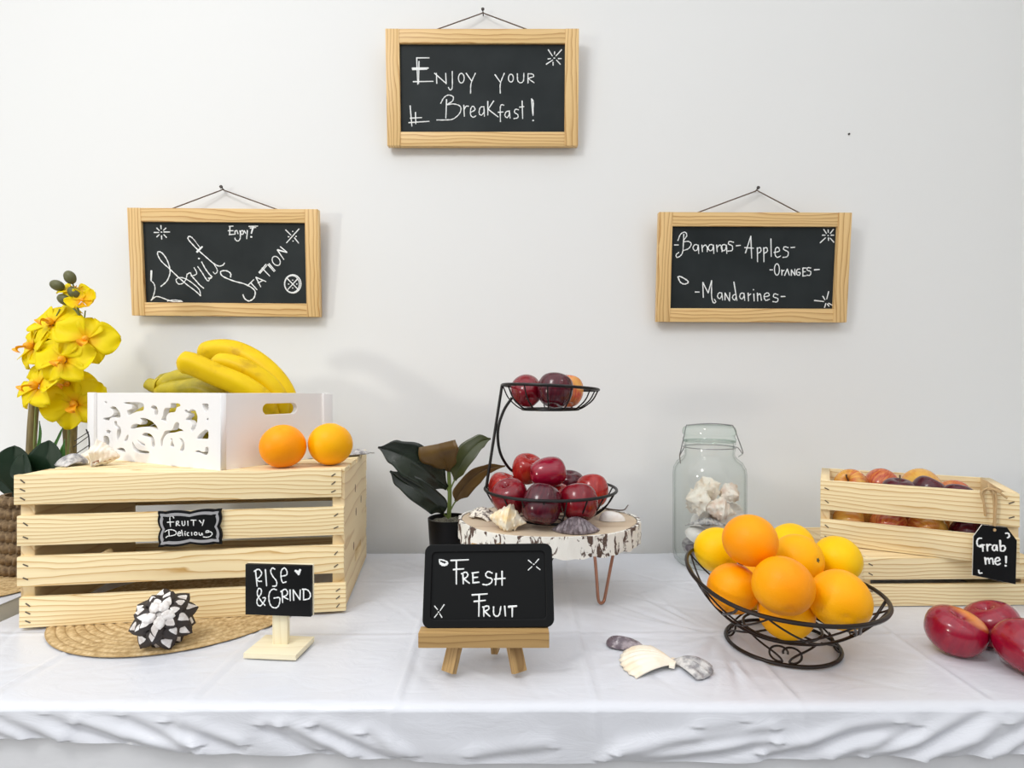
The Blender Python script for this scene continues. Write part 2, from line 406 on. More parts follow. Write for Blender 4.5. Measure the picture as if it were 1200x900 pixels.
M['shell_striped'] = two('striped_shell', (0.12, 0.09, 0.08), (0.80, 0.75, 0.66), 150, 0.45, (1, 1, 1), 0.42, 0.5)
M['mussel'] = two('violet_shell', (0.12, 0.09, 0.11), (0.46, 0.40, 0.43), 70, 0.3, lo=0.45, hi=0.72, coat=0.3)
M['aperture'] = mat('shell_opening', (0.42, 0.20, 0.13), 0.4)
M['cone_dark'] = mat('dark_petal', (0.030, 0.022, 0.020), 0.6)
M['cone_pale'] = two('pale_petal', (0.62, 0.57, 0.54), (0.86, 0.84, 0.82), 90, 0.7)
M['twig'] = mat('twig', (0.12, 0.09, 0.07), 0.8)

m = bpy.data.materials.new('jar_glass'); m.use_nodes = True; M['glass'] = m
nt = m.node_tree; nt.nodes.remove(nt.nodes['Principled BSDF'])
lw = nd(m, 'ShaderNodeLayerWeight'); lw.inputs['Blend'].default_value = 0.35
tcol = ramp(m, lw.outputs['Facing'], [(0.0, (0.985, 0.992, 0.988)), (0.5, (0.96, 0.972, 0.965)), (0.85, (0.80, 0.83, 0.815)), (1.0, (0.24, 0.28, 0.265))])
tb = nd(m, 'ShaderNodeBsdfTransparent'); lk(m, tcol, tb.inputs[0])
gb = nd(m, 'ShaderNodeBsdfGlossy'); gb.inputs['Roughness'].default_value = 0.03
fr = nd(m, 'ShaderNodeValToRGB'); fr.color_ramp.elements[0].color = (0.03, 0.03, 0.03, 1); fr.color_ramp.elements[1].color = (0.45, 0.45, 0.45, 1); fr.color_ramp.elements[0].position = 0.55
lk(m, lw.outputs['Facing'], fr.inputs[0])
ms = nd(m, 'ShaderNodeMixShader'); lk(m, fr.outputs[0], ms.inputs[0]); lk(m, tb.outputs[0], ms.inputs[1]); lk(m, gb.outputs[0], ms.inputs[2])
lk(m, ms.outputs[0], nt.nodes['Material Output'].inputs[0])
M['lid_glass'] = M['glass'].copy(); M['lid_glass'].name = 'lid_glass'
for e_, c_ in zip(M['lid_glass'].node_tree.nodes['Color Ramp'].color_ramp.elements, ((0.945, 0.975, 0.960), (0.90, 0.945, 0.922), (0.68, 0.75, 0.715), (0.20, 0.26, 0.235))): e_.color = (*c_, 1)
M['steel'] = mat('steel_wire', (0.30, 0.30, 0.30), 0.3, 0.9)

# ------------------------------------------------------------------ the room
XR = 597 / FPX * WALL
struct('wall_back', MB().box(((XR - 2.5) / 2, WALL + 0.05, 1.3), (XR + 2.5, 0.1, 2.6)), M['wall'])
struct('wall_right', MB().box((XR + 0.05, 0.55, 1.3), (0.1, 1.42, 2.6)), M['wall'])
struct('floor', MB().box((0, 0.2, -0.05), (6, 4.2, 0.1)), M['floor'])
struct('baseboard_back', MB().box((-0.8, WALL - 0.007, 0.05), (3.8, 0.012, 0.10), bev=0.003), M['white'])

# ------------------------------------------------------------------ tables and cloths
FY, BY = 0.628, 1.214
LX, RX = -0.787, 1.13
def table(x0, x1, label):
    t = thing('folding_table', label, 'table', ((x0 + x1) / 2, (FY + BY) / 2, 0))
    part('tabletop', MB().box((0, 0, TZ - 0.024), (x1 - x0 - 0.02, BY - FY - 0.02, 0.036), bev=0.004), M['white_edge'], t)
    for sx in (-1, 1):
        for sy in (-1, 1):
            b = MB(); x = sx * ((x1 - x0) / 2 - 0.12); y = sy * 0.2
            b.tube([(x, y, TZ - 0.042), (x, y, 0.0)], 0.014, 10)
            part('leg', b, M['dark_rod'], t)
    return t
table(LX, RX, 'long folding table under the white cloth carrying the crates and fruit')
table(-2.1, -0.852, 'second folding table at the left edge under the yellow orchid')

def px2x(px, d=FY - 0.005): return (px - 600) / FPX * d
def px2z(py, d=FY - 0.005): return -(py - HOR) / FPX * d + EYE
hem_px = [(-400, 868), (0, 866), (66, 867), (140, 873), (240, 881), (300, 882), (460, 889), (600, 893), (700, 893), (850, 891), (980, 888), (1100, 886), (1200, 882), (1700, 880)]
HX = [px2x(a) for a, b in hem_px]; HZ = [px2z(b) for a, b in hem_px]
FOLDS = [([(900, 882), (950, 872), (1000, 855), (1045, 847)], 1.0), ([(980, 887), (1025, 872), (1065, 850)], 0.8), ([(1020, 887), (1075, 870), (1150, 832)], 1.2),
         ([(1085, 887), (1137, 867), (1172, 847)], 1.0), ([(1120, 885), (1172, 860), (1215, 838)], 1.0), ([(1160, 886), (1200, 868), (1240, 845)], 0.9),
         ([(0, 839), (66, 867)], 0.8), ([(-60, 835), (20, 866)], 0.7), ([(95, 848), (173, 871), (225, 880)], 0.9), ([(150, 839), (225, 871)], 0.9), ([(202, 845), (277, 871)], 0.8), ([(60, 838), (140, 868)], 0.6),
         ([(315, 850), (370, 880)], 0.9), ([(337, 850), (405, 885)], 1.0), ([(375, 850), (460, 885)], 0.9), ([(433, 858), (475, 884)], 0.6),
         ([(715, 891), (802, 883), (900, 868)], 1.0), ([(730, 880), (831, 862), (900, 854)], 0.8), ([(825, 851), (865, 846)], 0.6), ([(560, 884), (640, 875)], 0.4)]
CREASE_X = [-0.604, -0.371, -0.135, 0.0936, 0.328, 0.55, 0.783, 1.02]
CREASE_Y = [0.808, 1.03]
rs = np.random.RandomState(3)
WR = [(rs.uniform(LX, RX), rs.uniform(FY + .03, BY), R(rs.choice([rs.uniform(15, 60), rs.uniform(110, 165)])), rs.uniform(.03, .09), rs.uniform(.003, .007), rs.uniform(-.0011, .0011)) for _ in range(200)]
cx_, cy_ = 0.30, 0.80
WR += [(cx_ + math.cos(a) * r, cy_ + math.sin(a) * r, a, .06, .004, .0014 * rs.choice([-1, 1])) for a, r in [(rs.uniform(PI * .6, PI * 1.5), rs.uniform(.06, .14)) for _ in range(36)]]
def cloth_top(X, Y):
    Z = np.zeros_like(X)
    for i, c in enumerate(CREASE_X):
        dx = X - c - 0.004 * np.sin(Y * 9 + i) - (Y - FY) * (0.03 if c > 0 else -0.02) * (abs(c) > 0.05)
        Z += 0.0020 * np.exp(-(dx / 0.0026) ** 2) - 0.0011 * np.exp(-((dx - 0.008) / 0.006) ** 2) + 0.0008 * np.exp(-(dx / 0.03) ** 2)
    for c in CREASE_Y:
        dy = Y - c - 0.003 * np.sin(X * 7)
        Z += 0.0014 * np.exp(-(dy / 0.003) ** 2) - 0.0008 * np.exp(-((dy - 0.008) / 0.006) ** 2)
    for x, y, a, l, wd, am in WR:
        u = (X - x) * math.cos(a) + (Y - y) * math.sin(a); v = -(X - x) * math.sin(a) + (Y - y) * math.cos(a) + u * u * 1.5
        Z += am * np.exp(-(u / l) ** 2 - (v / wd) ** 2)
    return Z
def seg_dist(X, Z, pts):
    best = np.full(X.shape, 9.0)
    for (x0, z0), (x1, z1) in zip(pts[:-1], pts[1:]):
        L2 = (x1 - x0) ** 2 + (z1 - z0) ** 2
        t = np.clip(((X - x0) * (x1 - x0) + (Z - z0) * (z1 - z0)) / L2, 0, 1)
        dx = X - x0 - t * (x1 - x0); dz = Z - z0 - t * (z1 - z0)
        s = np.where(dz > 0, 1, -1)
        dd = np.sqrt(dx * dx + dz * dz)
        best = np.where(dd < np.abs(best), dd * s, best)
    return best
def cloth_mesh(x0, x1, detail=True):
    xs = np.arange(x0, x1 + 1e-6, 0.0042)
    ys = np.arange(BY, FY - 1e-6, -0.0042)
    cols_pos = []
    for t in np.linspace(1, 0, 8, endpoint=False):
        cols_pos.append(('b', t))
    for y in ys: cols_pos.append(('t', y))
    for t in np.linspace(0, 1, 34)[1:]: cols_pos.append(('f', t))
    NX, NC = len(xs), len(cols_pos)
    P = np.zeros((NX, NC, 3))
    hz = np.interp(xs, HX, HZ)
    YY = np.array([c[1] for c in cols_pos if c[0] == 't'])
    GX, GY = np.meshgrid(xs, YY, indexing='ij')
    ZT = cloth_top(GX, GY)
    edge = np.clip((GY - FY) / 0.006, 0, 1); ZT = ZT * np.clip((GY - FY) / 0.02, 0.25, 1) - 0.0035 * (1 - edge) ** 2 - 0.0012
    P[:, 8:8 + len(YY), 0] = GX; P[:, 8:8 + len(YY), 1] = GY; P[:, 8:8 + len(YY), 2] = ZT
    for k in range(8):
        t = cols_pos[k][1]; P[:, k, 0] = xs; P[:, k, 1] = BY + 0.004; P[:, k, 2] = -0.004 - 0.10 * t
    for k in range(8 + len(YY), NC):
        t = cols_pos[k][1]; P[:, k, 0] = xs; P[:, k, 2] = -0.005 + (hz + 0.005) * t
    F = P[:, 8 + len(YY):, :]
    X, Z = F[:, :, 0], F[:, :, 2]
    tt = np.clip(-Z / 0.05, 0, 1)
    D = -0.003 - 0.006 * tt
    if detail:
        for pts, am in FOLDS:
            q = [(px2x(a), px2z(b)) for a, b in pts]
            s = seg_dist(X, Z, q)
            D -= am * 0.0052 * np.exp(-((s - 0.006) / 0.0085) ** 2) * np.clip(tt * 1.5, 0, 1)
            D += am * 0.0055 * np.exp(-((s + 0.005) / 0.0065) ** 2) * np.clip(tt * 1.5, 0, 1)
        for c in CREASE_X: D -= 0.0010 * np.exp(-((X - c) / 0.004) ** 2)
    D += 0.0018 * np.sin(X * 22) * tt + 0.001 * np.sin(X * 61 + Z * 80) * tt
    F[:, :, 1] = FY + np.minimum(D, -0.0012)
    P[:, :, 2] += TZ
    verts = P.reshape(-1, 3)
    idx = np.arange(NX * NC).reshape(NX, NC)
    q = np.stack([idx[:-1, :-1], idx[1:, :-1], idx[1:, 1:], idx[:-1, 1:]], -1).reshape(-1, 4)
    me = bpy.data.meshes.new('tablecloth'); me.from_pydata(verts.tolist(), [], q.tolist()); me.update()
    me.polygons.foreach_set('use_smooth', [True] * len(me.polygons))
    return me
o = link('tablecloth', cloth_mesh(LX, RX), M['cloth'])
tag(o, 'white creased plastic tablecloth spread over the long table under the fruit', 'tablecloth')
o = link('tablecloth', cloth_mesh(-1.75, -0.850, False), M['cloth'])
tag(o, 'white tablecloth on the second table behind the left crate, under the orchid', 'tablecloth')
b = MB()
rows = []
for i in range(240):
    x = LX - 0.004 + (RX - LX + 0.008) * i / 239
    rows.append([Vector((x, FY + 0.002 + 0.004 * math.sin(x * 31) * t, TZ - 0.006 - 0.50 * t)) for t in [k / 12 for k in range(13)]])
b.grid(rows)
o = part('table_skirt', b, M['under']); tag(o, 'greyish white skirt cloth hanging below the hem of the top cloth', 'tablecloth')

# ------------------------------------------------------------------ chalk strokes
def ell(cx, cy, rx, ry, rot=0, n=14):
    return [(cx + rx*math.cos(2*PI*k/n)*math.cos(rot) - ry*math.sin(2*PI*k/n)*math.sin(rot), cy + rx*math.cos(2*PI*k/n)*math.sin(rot) + ry*math.sin(2*PI*k/n)*math.cos(rot)) for k in range(n + 1)]
def dot(x, y, r=3): return [(x - r, y), (x + r, y)]
def sh(st, dx, dy=0): return [(x + dx, y + dy) for x, y in st]
def chalk(root, yf, org, sc, strokes, width, parent=None):
    """strokes in the zoomed sketch of the sign (origin org, scale sc), laid on the board's real front plane"""
    Wt = Wm(root); inv = Wt.inverted(); P0 = Wt @ Vector((0, yf, 0)); n = (Wt.to_3x3() @ Vector((0, -1, 0))).normalized()
    # strokes that belong together (a word, a doodle) become one part
    raw = []
    for st in strokes:
        wd = width
        if isinstance(st, tuple) and isinstance(st[0], list): st, wd = st[0], width * st[1]
        raw.append((catmull([(x, y, 0) for x, y in st], 6), wd))
    grp = list(range(len(raw)))
    def find(i):
        while grp[i] != i: i = grp[i]
        return i
    for i in range(len(raw)):
        for k in range(i):
            if find(i) == find(k): continue
            if min((p - q).length for p in raw[i][0] for q in raw[k][0]) < 8.0 * sc: grp[find(i)] = find(k)
    words = {}
    for i in range(len(raw)): words.setdefault(find(i), []).append(raw[i])
    d = (Wt.translation - EYEP).y
    for key, sts in words.items():
        b = MB()
        for pts2, wd in sts:
            L = [inv @ hit(org[0] + p.x / sc, org[1] + p.y / sc, P0, n) for p in pts2]
            pts = [Vector((p.x, p.z, 0)) for p in L]; hw = wd / sc / FPX * d / 2
            a = (pts[1] - pts[0]); a = a.normalized() * hw * 0.6 if a.length else a
            e = (pts[-1] - pts[-2]); e = e.normalized() * hw * 0.6 if e.length else e
            pts = [pts[0] - a] + list(pts) + [pts[-1] + e]; N = len(pts); rows = []
            for i, p in enumerate(pts):
                t = pts[min(i+1, N-1)] - pts[max(i-1, 0)]
                t = t.normalized() if t.length > 1e-9 else Vector((1, 0, 0))
                sd = Vector((-t.y, t.x, 0)); h = hw * (0.55 if i in (0, N-1) else (0.86 + 0.2 * math.sin(i * 1.7)))
                rows.append([Vector((p.x + sd.x*h*k, yf - (0.0007 if k == 0 else 0.0002), p.y + sd.y*h*k)) for k in (-1, 0, 1)])
            b.grid(rows)
        o = part('chalk_lettering' if len(sts) > 1 else 'chalk_mark', b, M['chalk'], parent or root)
        o['label'] = 'white chalk writing'

# ------------------------------------------------------------------ wall chalkboards
def wall_board(corners, bor, label, nailpx, ends, org, strokes, width, nail_label, roll=0.0, tilt=4.5, bor_tb=None):
    (xl, yt), (xr, yb) = corners
    d0 = WALL - 0.033                                     # depth of the front face at its middle
    wdt = (xr - xl) / FPX * d0; hgt = (yb - yt) / FPX * d0
    c = at((xl + xr) / 2, (yt + yb) / 2, d0)
    t = thing('hanging_chalkboard', label, 'chalkboard', c, (R(tilt), R(roll), 0), 'framed chalkboards on the wall')
    b1 = bor / FPX * d0; b2 = (bor_tb or bor) / FPX * d0; th = 0.016
    for s in (-1, 1):
        bb = MB().box((0, 0, 0), (hgt, th, b1), bev=0.0012)
        part('frame_stile', bb, M['frame'], t, (s * (wdt - b1) / 2, th / 2, 0), (0, R(90), 0))
        bb = MB().box((0, 0, 0), (wdt - 2 * b1 + 0.0006, th - 0.001, b2), bev=0.0008)
        part('frame_rail', bb, M['frame'], t, (0, th / 2 + 0.0006, s * (hgt - b2) / 2))
    part('slate_panel', MB().box((0, 0.009, 0), (wdt - 2 * b1 + 0.004, 0.004, hgt - 2 * b2 + 0.004)), M['board'], t)
    chalk(t, 0.007, org, 4.8, strokes, width)
    npos = at(*nailpx, WALL - 0.010)
    Wt = Wm(t); inv = Wt.inverted()
    eloc = []
    for ex, ey in ends:
        p = Vector(((ex - (xl + xr) / 2) / FPX * d0, 0.012, hgt / 2)); eloc.append(Wt @ p)
    b = MB(); e0, e1 = eloc; top = npos + Vector((0, -0.001, -0.0012))
    b.tube([e0 + Vector((0, 0, -0.004)), e0.lerp(top, 0.96), top + Vector((0, 0, 0.0008)), e1.lerp(top, 0.96), e1 + Vector((0, 0, -0.004))], 0.0014, 6)
    wpart('cord', b, M['cord'], t)
    b = MB(); q = npos
    b.tube([q + Vector((0, 0.012, 0)), q + Vector((0, -0.006, 0.003))], 0.0012, 8)
    b.tube([q + Vector((0, -0.006, 0.003)), q + Vector((0, -0.0085, 0.0038))], 0.0036, 12)
    n_ = wthing('nail', b, M['nail'], q + Vector((0, 0.01, 0)))
    tag(n_, nail_label, 'nail', 'nails in the wall')
    return t

E1 = [[(232,325),(238,475)],[(245,345),(243,470)],[(232,326),(302,326)],([(207,385),(297,383)],1.4),[(208,392),(290,390)],[(212,460),(325,458)],
 [(345,470),(343,412)],[(332,412),(398,470)],[(398,472),(395,412)],[(432,402),(432,490),(420,506),(410,492)],ell(483,440,16,27),
 [(510,412),(540,455)],[(562,412),(538,470),(535,525)],[(672,420),(702,462)],[(725,412),(703,470),(702,525)],ell(762,440,14,22),
 [(798,415),(800,452),(815,466),(832,455),(835,412)],[(858,468),(858,415)],[(858,415),(885,418),(888,432),(862,442),(893,466)],
 [(400,560),(396,665)],[(367,582),(385,550),(410,535),(437,545),(432,570),(400,590),(440,585),(478,600),(475,635),(440,668),(400,675),(345,675)],
 [(497,592),(500,655)],[(500,615),(510,598),(524,598)],[(535,632),(560,618),(550,598),(537,610),(535,645),(550,660),(565,652)],
 [(610,600),(590,605),(583,635),(595,648),(610,630),(610,598),(613,655)],[(632,570),(632,648)],[(665,568),(634,615)],[(634,615),(690,658)],
 [(722,592),(708,590),(702,610),(703,685)],[(690,632),(718,630)],[(752,625),(735,630),(728,650),(740,662),(752,645),(753,622),(757,665)],
 [(805,618),(788,615),(782,632),(800,645),(800,662),(778,668)],[(825,568),(828,668)],[(810,603),(835,600)],[(878,556),(888,575),(886,650)],[(878,556),(884,640)],(dot(887,678,2),1.4),
 [(195,595),(205,710)],[(225,632),(227,697)],[(187,690),(302,683)],[(195,665),(260,662)],
 [(972,280),(995,315)],[(1047,280),(1015,315)],[(960,362),(997,338)],[(1040,362),(1018,338)],[(1008,292),(1007,305)],[(970,332),(985,330)],[(1028,330),(1045,330)],[(999,350),(999,368)],dot(1006,327)]
wall_board(((452.5, 36.5), (678, 168.5)), 16, 'wooden framed chalkboard highest on the wall, reading Enjoy your Breakfast', (566, 15), [(499, 36), (630, 36)], (440, 0), E1, 6.5, 'dark nail holding the cord of the topmost chalkboard')

E2 = [[(233,260),(235,280)],[(237,318),(238,338)],[(195,300),(222,300)],[(250,297),(283,297)],[(210,275),(225,290)],[(262,275),(248,288)],[(210,325),(224,312)],[(265,328),(250,312)],dot(237,298),
 [(622,265),(620,310)],[(617,266),(640,264)],[(612,290),(640,290)],[(617,312),(645,310)],[(650,310),(650,290)],[(650,297),(660,288),(667,308)],[(678,290),(680,330),(668,348),(652,340),(650,330)],ell(690,300,8,11),[(702,290),(710,305)],[(720,288),(716,335)],
 [(728,266),(778,264)],[(735,275),(768,272)],([(752,270),(742,305)],1.4),(dot(742,325),1.5),
 [(935,285),(965,315)],[(1010,280),(940,358)],[(985,330),(1008,360)],dot(975,294,2),dot(952,324,3),dot(994,322,3),dot(977,348,2),
 *[([(96 + x * .5865, 216 + y * .5865) for x, y in q], k) for q, k in (
  ([(235,660),(290,610),(320,540),(318,480),(290,400),(245,340),(208,328),(205,360),(240,420),(310,485),(400,570),(480,640),(560,700),(615,750)],1.1),
  ([(615,750),(602,692),(550,640),(480,592),(420,575),(380,595),(400,635),(445,630),(475,590),(485,540)],1.0),([(485,545),(515,530),(530,560),(570,605),(610,650),(645,678)],1.1),([(525,562),(572,545),(575,520),(552,480)],.9),
  ([(588,470),(630,530),(668,590),(690,608),(704,580),(715,575)],1.0),([(625,425),(660,490),(700,545),(722,565),(712,582),(690,580)],1.1),(dot(600,393,4),1.5),
  ([(535,193),(505,180),(495,205),(540,260),(600,320),(680,390),(740,440),(790,465),(830,455),(845,435)],1.1),([(512,178),(545,205),(610,290)],.7),([(735,437),(765,480),(776,515),(755,540),(735,522)],.9),([(580,330),(630,280)],1.7))],
 ([(180,515),(178,570)],1.6),[(178,570),(195,590),(200,620),(188,665),(178,682)],[(180,680),(210,660),(260,675),(300,688),(355,688)],[(270,685),(310,680),(350,685)],
 ([(625,550),(625,530),(600,515),(570,520),(580,545),(640,572),(710,592),(760,625),(758,665),(730,685),(705,672),(695,650)],1.2),
 [(738,582),(774,622)],[(720,600),(756,565)],[(768,552),(795,606)],[(768,552),(824,576)],[(780,584),(806,570)],
 [(802,500),(845,545)],[(785,525),(825,478)],[(790,530),(830,485)],[(835,480),(870,520)],[(842,475),(876,515)],ell(882,460,20,28,-0.6),
 [(888,398),(925,452)],([(890,398),(942,412)],1.3),[(905,380),(942,410)],(ell(975,589,46,51,0,20),1.2),ell(971,590,41,47,0,20),[(945,560),(1005,620)],[(1003,560),(948,620)],dot(975,568,2),dot(952,590,2),dot(998,590,2),dot(975,612,2)]
wall_board(((151.5, 245.5), (373.5, 370)), 15.5, 'wooden framed chalkboard on the wall above the bananas, reading Fruit Station', (261, 222), [(193, 244), (332, 244)], (140, 210), E2, 6.5, 'dark nail holding the cord of the chalkboard above the bananas', 0.45)

An = [(280,372),(262,368),(250,385),(260,402),(275,395),(280,370),(282,418)]
Nn = [[(300,370),(303,408)],[(303,385),(318,370),(330,385),(330,408)]]
Aa = [(412,640),(395,640),(388,660),(400,672),(412,655),(412,642),(416,680)]
Ee = [(650,662),(678,655),(672,640),(655,645),(650,665),(660,682),(680,675)]
E3 = [[(145,370),(168,370)],[(198,310),(193,402),(180,430),(160,440),(155,425),(170,412)],[(165,345),(180,310),(205,298),(215,318),(195,350),(225,350),(240,365),(225,390),(195,402)],
 An,*Nn,sh(An,85),*[sh(s,83) for s in Nn],sh(An,158),[(478,355),(455,350),(450,365),(470,375),(470,400),(445,405)],[(492,375),(517,372)],
 [(545,415),(575,320)],[(575,320),(580,445)],[(540,385),(590,388)],[(612,385),(613,465)],[(612,390),(628,385),(632,405),(614,418)],[(648,385),(649,465)],[(648,390),(664,385),(668,405),(650,418)],
 [(688,335),(690,435)],[(705,412),(735,405),(730,385),(715,390),(712,425),(725,440),(742,432)],[(785,385),(765,380),(760,395),(785,410),(780,435),(755,440)],[(800,385),(822,383)],
 [(682,510),(698,510)],ell(722,508,14,32),[(750,510),(750,540)],[(750,520),(762,512)],[(765,542),(780,505)],[(780,505),(792,540)],[(803,542),(803,510)],[(803,510),(823,540)],[(823,540),(823,506)],
 [(850,505),(835,510),(833,535),(848,540),(852,525),(840,524)],[(868,500),(868,545)],[(868,500),(885,500)],[(868,522),(882,520)],[(866,545),(885,543)],[(912,500),(895,498),(893,512),(912,520),(908,540),(890,540)],([(932,510),(960,508)],1.2),
 ([(165,550),(180,548),(215,568),(222,582),(200,590),(178,578),(165,550)],1.2),[(262,635),(285,635)],[(308,665),(305,580)],[(305,580),(335,640)],[(335,640),(355,570)],[(355,570),(355,660),(365,695),(378,690),(370,675)],
 Aa,[(430,680),(430,640)],[(430,640),(455,685)],[(455,685),(457,638)],[(492,648),(478,652),(472,668),(485,680),(493,662)],[(480,578),(497,682)],sh(Aa,125,2),[(560,640),(562,685)],[(562,655),(575,645)],[(592,645),(594,685)],dot(590,622,2),
 [(612,640),(614,685)],[(614,655),(628,645),(635,682)],Ee,[(728,650),(708,645),(703,662),(727,672),(722,690),(698,688)],[(745,660),(768,660)],
 [(985,282),(1000,305)],[(1040,282),(1022,305)],[(965,358),(995,330)],[(1042,355),(1022,332)],[(1010,285),(1011,300)],[(1012,330),(1012,345)],[(977,315),(993,315)],[(1025,315),(1042,315)],dot(1010,317,2),
 [(932,682),(985,688)],[(1013,632),(1002,675)],[(980,658),(992,678)],[(990,722),(997,698)],[(1012,698),(1035,710)],[(1005,702),(1015,715)]]
wall_board(((771, 250), (995.5, 377)), 16, 'wooden framed chalkboard on the wall above the glass jar, listing Bananas, Apples, Oranges, Mandarines', (887, 223), [(810, 249), (943, 249)], (760, 210), E3, 6.5, 'dark nail holding the cord of the chalkboard above the glass jar', 0.2)
b = MB(); q = at(995, 157, WALL - 0.001); b.tube([q + Vector((0, 0.004, 0)), q + Vector((0, -0.001, 0))], 0.0022, 10)
tag(wthing('nail', b, M['nail'], q), 'tiny nail head alone in the bare wall, right of the topmost chalkboard', 'nail', 'nails in the wall')

# ------------------------------------------------------------------ left placemats
def placemat(c, r, n, label):
    prof = [(0.0005, 0.0018)]
    for i in range(n * 6 + 1):
        q = i / 6; prof.append((max(0.001, r * i / (n * 6)), 0.0012 + 0.0016 * abs(math.sin(PI * q))))
    prof += [(r + 0.001, 0.0008), (r, 0.0)]
    b = MB().lathe(prof, 96)
    return tag(part('placemat', b, M['straw'], None, c), label, 'placemat')
placemat(T(-0.53, 0.925, 0.0008), 0.19, 17, 'round woven straw placemat partly under the left slatted crate')
placemat(T(-1.005, 1.045, 0.0008), 0.155, 14, 'woven straw placemat under the orchid pot at the left edge')

# ------------------------------------------------------------------ big left crate
def staples(root, pts, n):
    pass
CR = R(8.0); CW, CD, CH = 0.468, 0.300, 0.2265
pB = T(-0.268, 0.884, 0.0034)
uC = Vector((math.cos(CR), math.sin(CR), 0)); vC = Vector((-math.sin(CR), math.cos(CR), 0))
pA = pB - uC * CW
crate = thing('wooden_crate', 'large upturned slatted pine crate at left under the white box, wearing a small black tag', 'crate', pA, (0, 0, CR), 'pine crates')
SH, SG, ST = 0.0445, 0.0162, 0.009
def slat(root, name, c, size, axis='x', m='pine', st=None):
    if axis == 'x': o = part(name, MB().box((0, 0, 0), size, bev=0.0012), M[m], root, c)
    elif axis == 'y': o = part(name, MB().box((0, 0, 0), (size[1], size[0], size[2]), bev=0.0012), M[m], root, c, (0, 0, R(90)))
    else: o = part(name, MB().box((0, 0, 0), (size[2], size[1], size[0]), bev=0.0012), M[m], root, c, (0, R(90), 0))
    if st:
        b = MB()
        for x, z in st:
            a = rnd.uniform(0.4, 0.9) * (-1 if x > 0 else 1) * -1
            b.box((x, -size[1] / 2 - 0.0001, z), (0.0075, 0.0012, 0.0016), Euler((0, a * (-1 if x > 0 else -1), 0)))
        part('staple', b, M['staple'], o)
    return o
for k in range(4):
    z = CH - SH / 2 - k * (SH + SG)
    dxo = [-0.004, 0.0, 0.0, 0.003][k]
    zs = [(-0.013, 0.0, 0.013), (-0.010, 0.010), (-0.010, 0.010), (-0.013, 0.0, 0.012)][k]
    st = [(s * (CW / 2 - 0.012), q) for s in (-1, 1) for q in zs]
    slat(crate, 'front_slat', (CW / 2 + dxo, ST / 2, z), (CW, ST, SH), st=st)
    slat(crate, 'back_slat', (CW / 2, CD - ST / 2, z), (CW, ST, SH))
    y = ST + 0.032 + k * ((CD - 2 * ST - 0.064) / 3)
    slat(crate, 'top_slat', (CW / 2, y, CH - ST / 2 - 0.0003), (CW - 0.0005, 0.062, ST))
# solid ends with a hand hole
def end_panel(root, x, d0, d1, h, th, hole_c, hole, m='pine_end'):
    ow = d1 - d0
    out = [(-ow/2, -h/2), (ow/2, -h/2), (ow/2, h/2), (-ow/2, h/2)]
    hx, hz, ra = hole; hl = []
    for k in range(24):
        a = 2*PI*k/24; cxx = (hx - ra) * (1 if math.cos(a) > 0 else -1)
        hl.append((hole_c[0] + cxx + ra * math.cos(a), hole_c[1] + ra * math.sin(a)))
    # plate lies in XY; turn so local X runs along the crate's depth and local Y up
    o = plate('end_panel', out, [hl], th, M[m], root, (x, (d0 + d1) / 2, h / 2), (R(90), 0, R(90)), 0.001)
    return o
for s, x in ((0, 0.0095), (1, CW - 0.0095)):
    e = end_panel(crate, x, ST, CD - ST, CH - ST - 0.0006, 0.019, (0.02, -0.06), (0.045, 0, 0.013))
    b = MB()
    for ky, kz in ((-0.02, 0.065), (-0.01, 0.02), (0.06, 0.03), (-0.04, -0.035)):
        b.sphere((ky, kz, 0.0095 if s else -0.0095), 0.006, (0.9, 1.3, 0.06), 8, 12)
    part('knot', b, M['knot'], e)

# scalloped tag on the crate
Wc = Wm(crate); nF = -vC
def on_face(px, py, off=0.0): return hit(px, py, Wc @ Vector((0, -off, 0)), nF)
tl, br_ = on_face(187, 598), on_face(261, 637)
cc = (tl + br_) / 2 + nF * 0.0030
lab = thing('label_plaque', 'small scalloped black tag with silver border on the large crate, reading Fruity Delicious', 'sign', cc, (0, R(-1.2), CR))
wdt = (br_ - tl).dot(uC); hgt = abs((br_ - tl).z)
def scal(wd, hg, amp, n=80):
    pts = []
    for k in range(n):
        t = 4 * k / n; s = int(t); f = t - s
        bow = amp * (1 - abs(math.sin(2 * PI * f))) * (1.0 if 0.06 < f < 0.94 else 0.2) + amp * 0.8 * (1 - abs(2 * f - 1)) * 0
        x = [(-1 + 2*f) * wd/2, wd/2 - bow * 1.2, (1 - 2*f) * wd/2, -wd/2 + bow * 1.2][s]
        y = [-hg/2 + bow, (-1 + 2*f) * hg/2, hg/2 - bow, (1 - 2*f) * hg/2][s]
        pts.append((x, y))
    return pts
plate('tag_board', scal(wdt, hgt, 0.003), [], 0.004, M['black_paint'], lab, (0, 0, 0), (R(90), 0, 0), 0.0004)
oi_ = scal(wdt * 0.93, hgt * 0.88, 0.003); ii_ = scal(wdt * 0.85, hgt * 0.72, 0.0027)
plate('silver_border', oi_, [ii_], 0.0012, M['silver'], lab, (0, -0.0022, 0), (R(90), 0, 0))
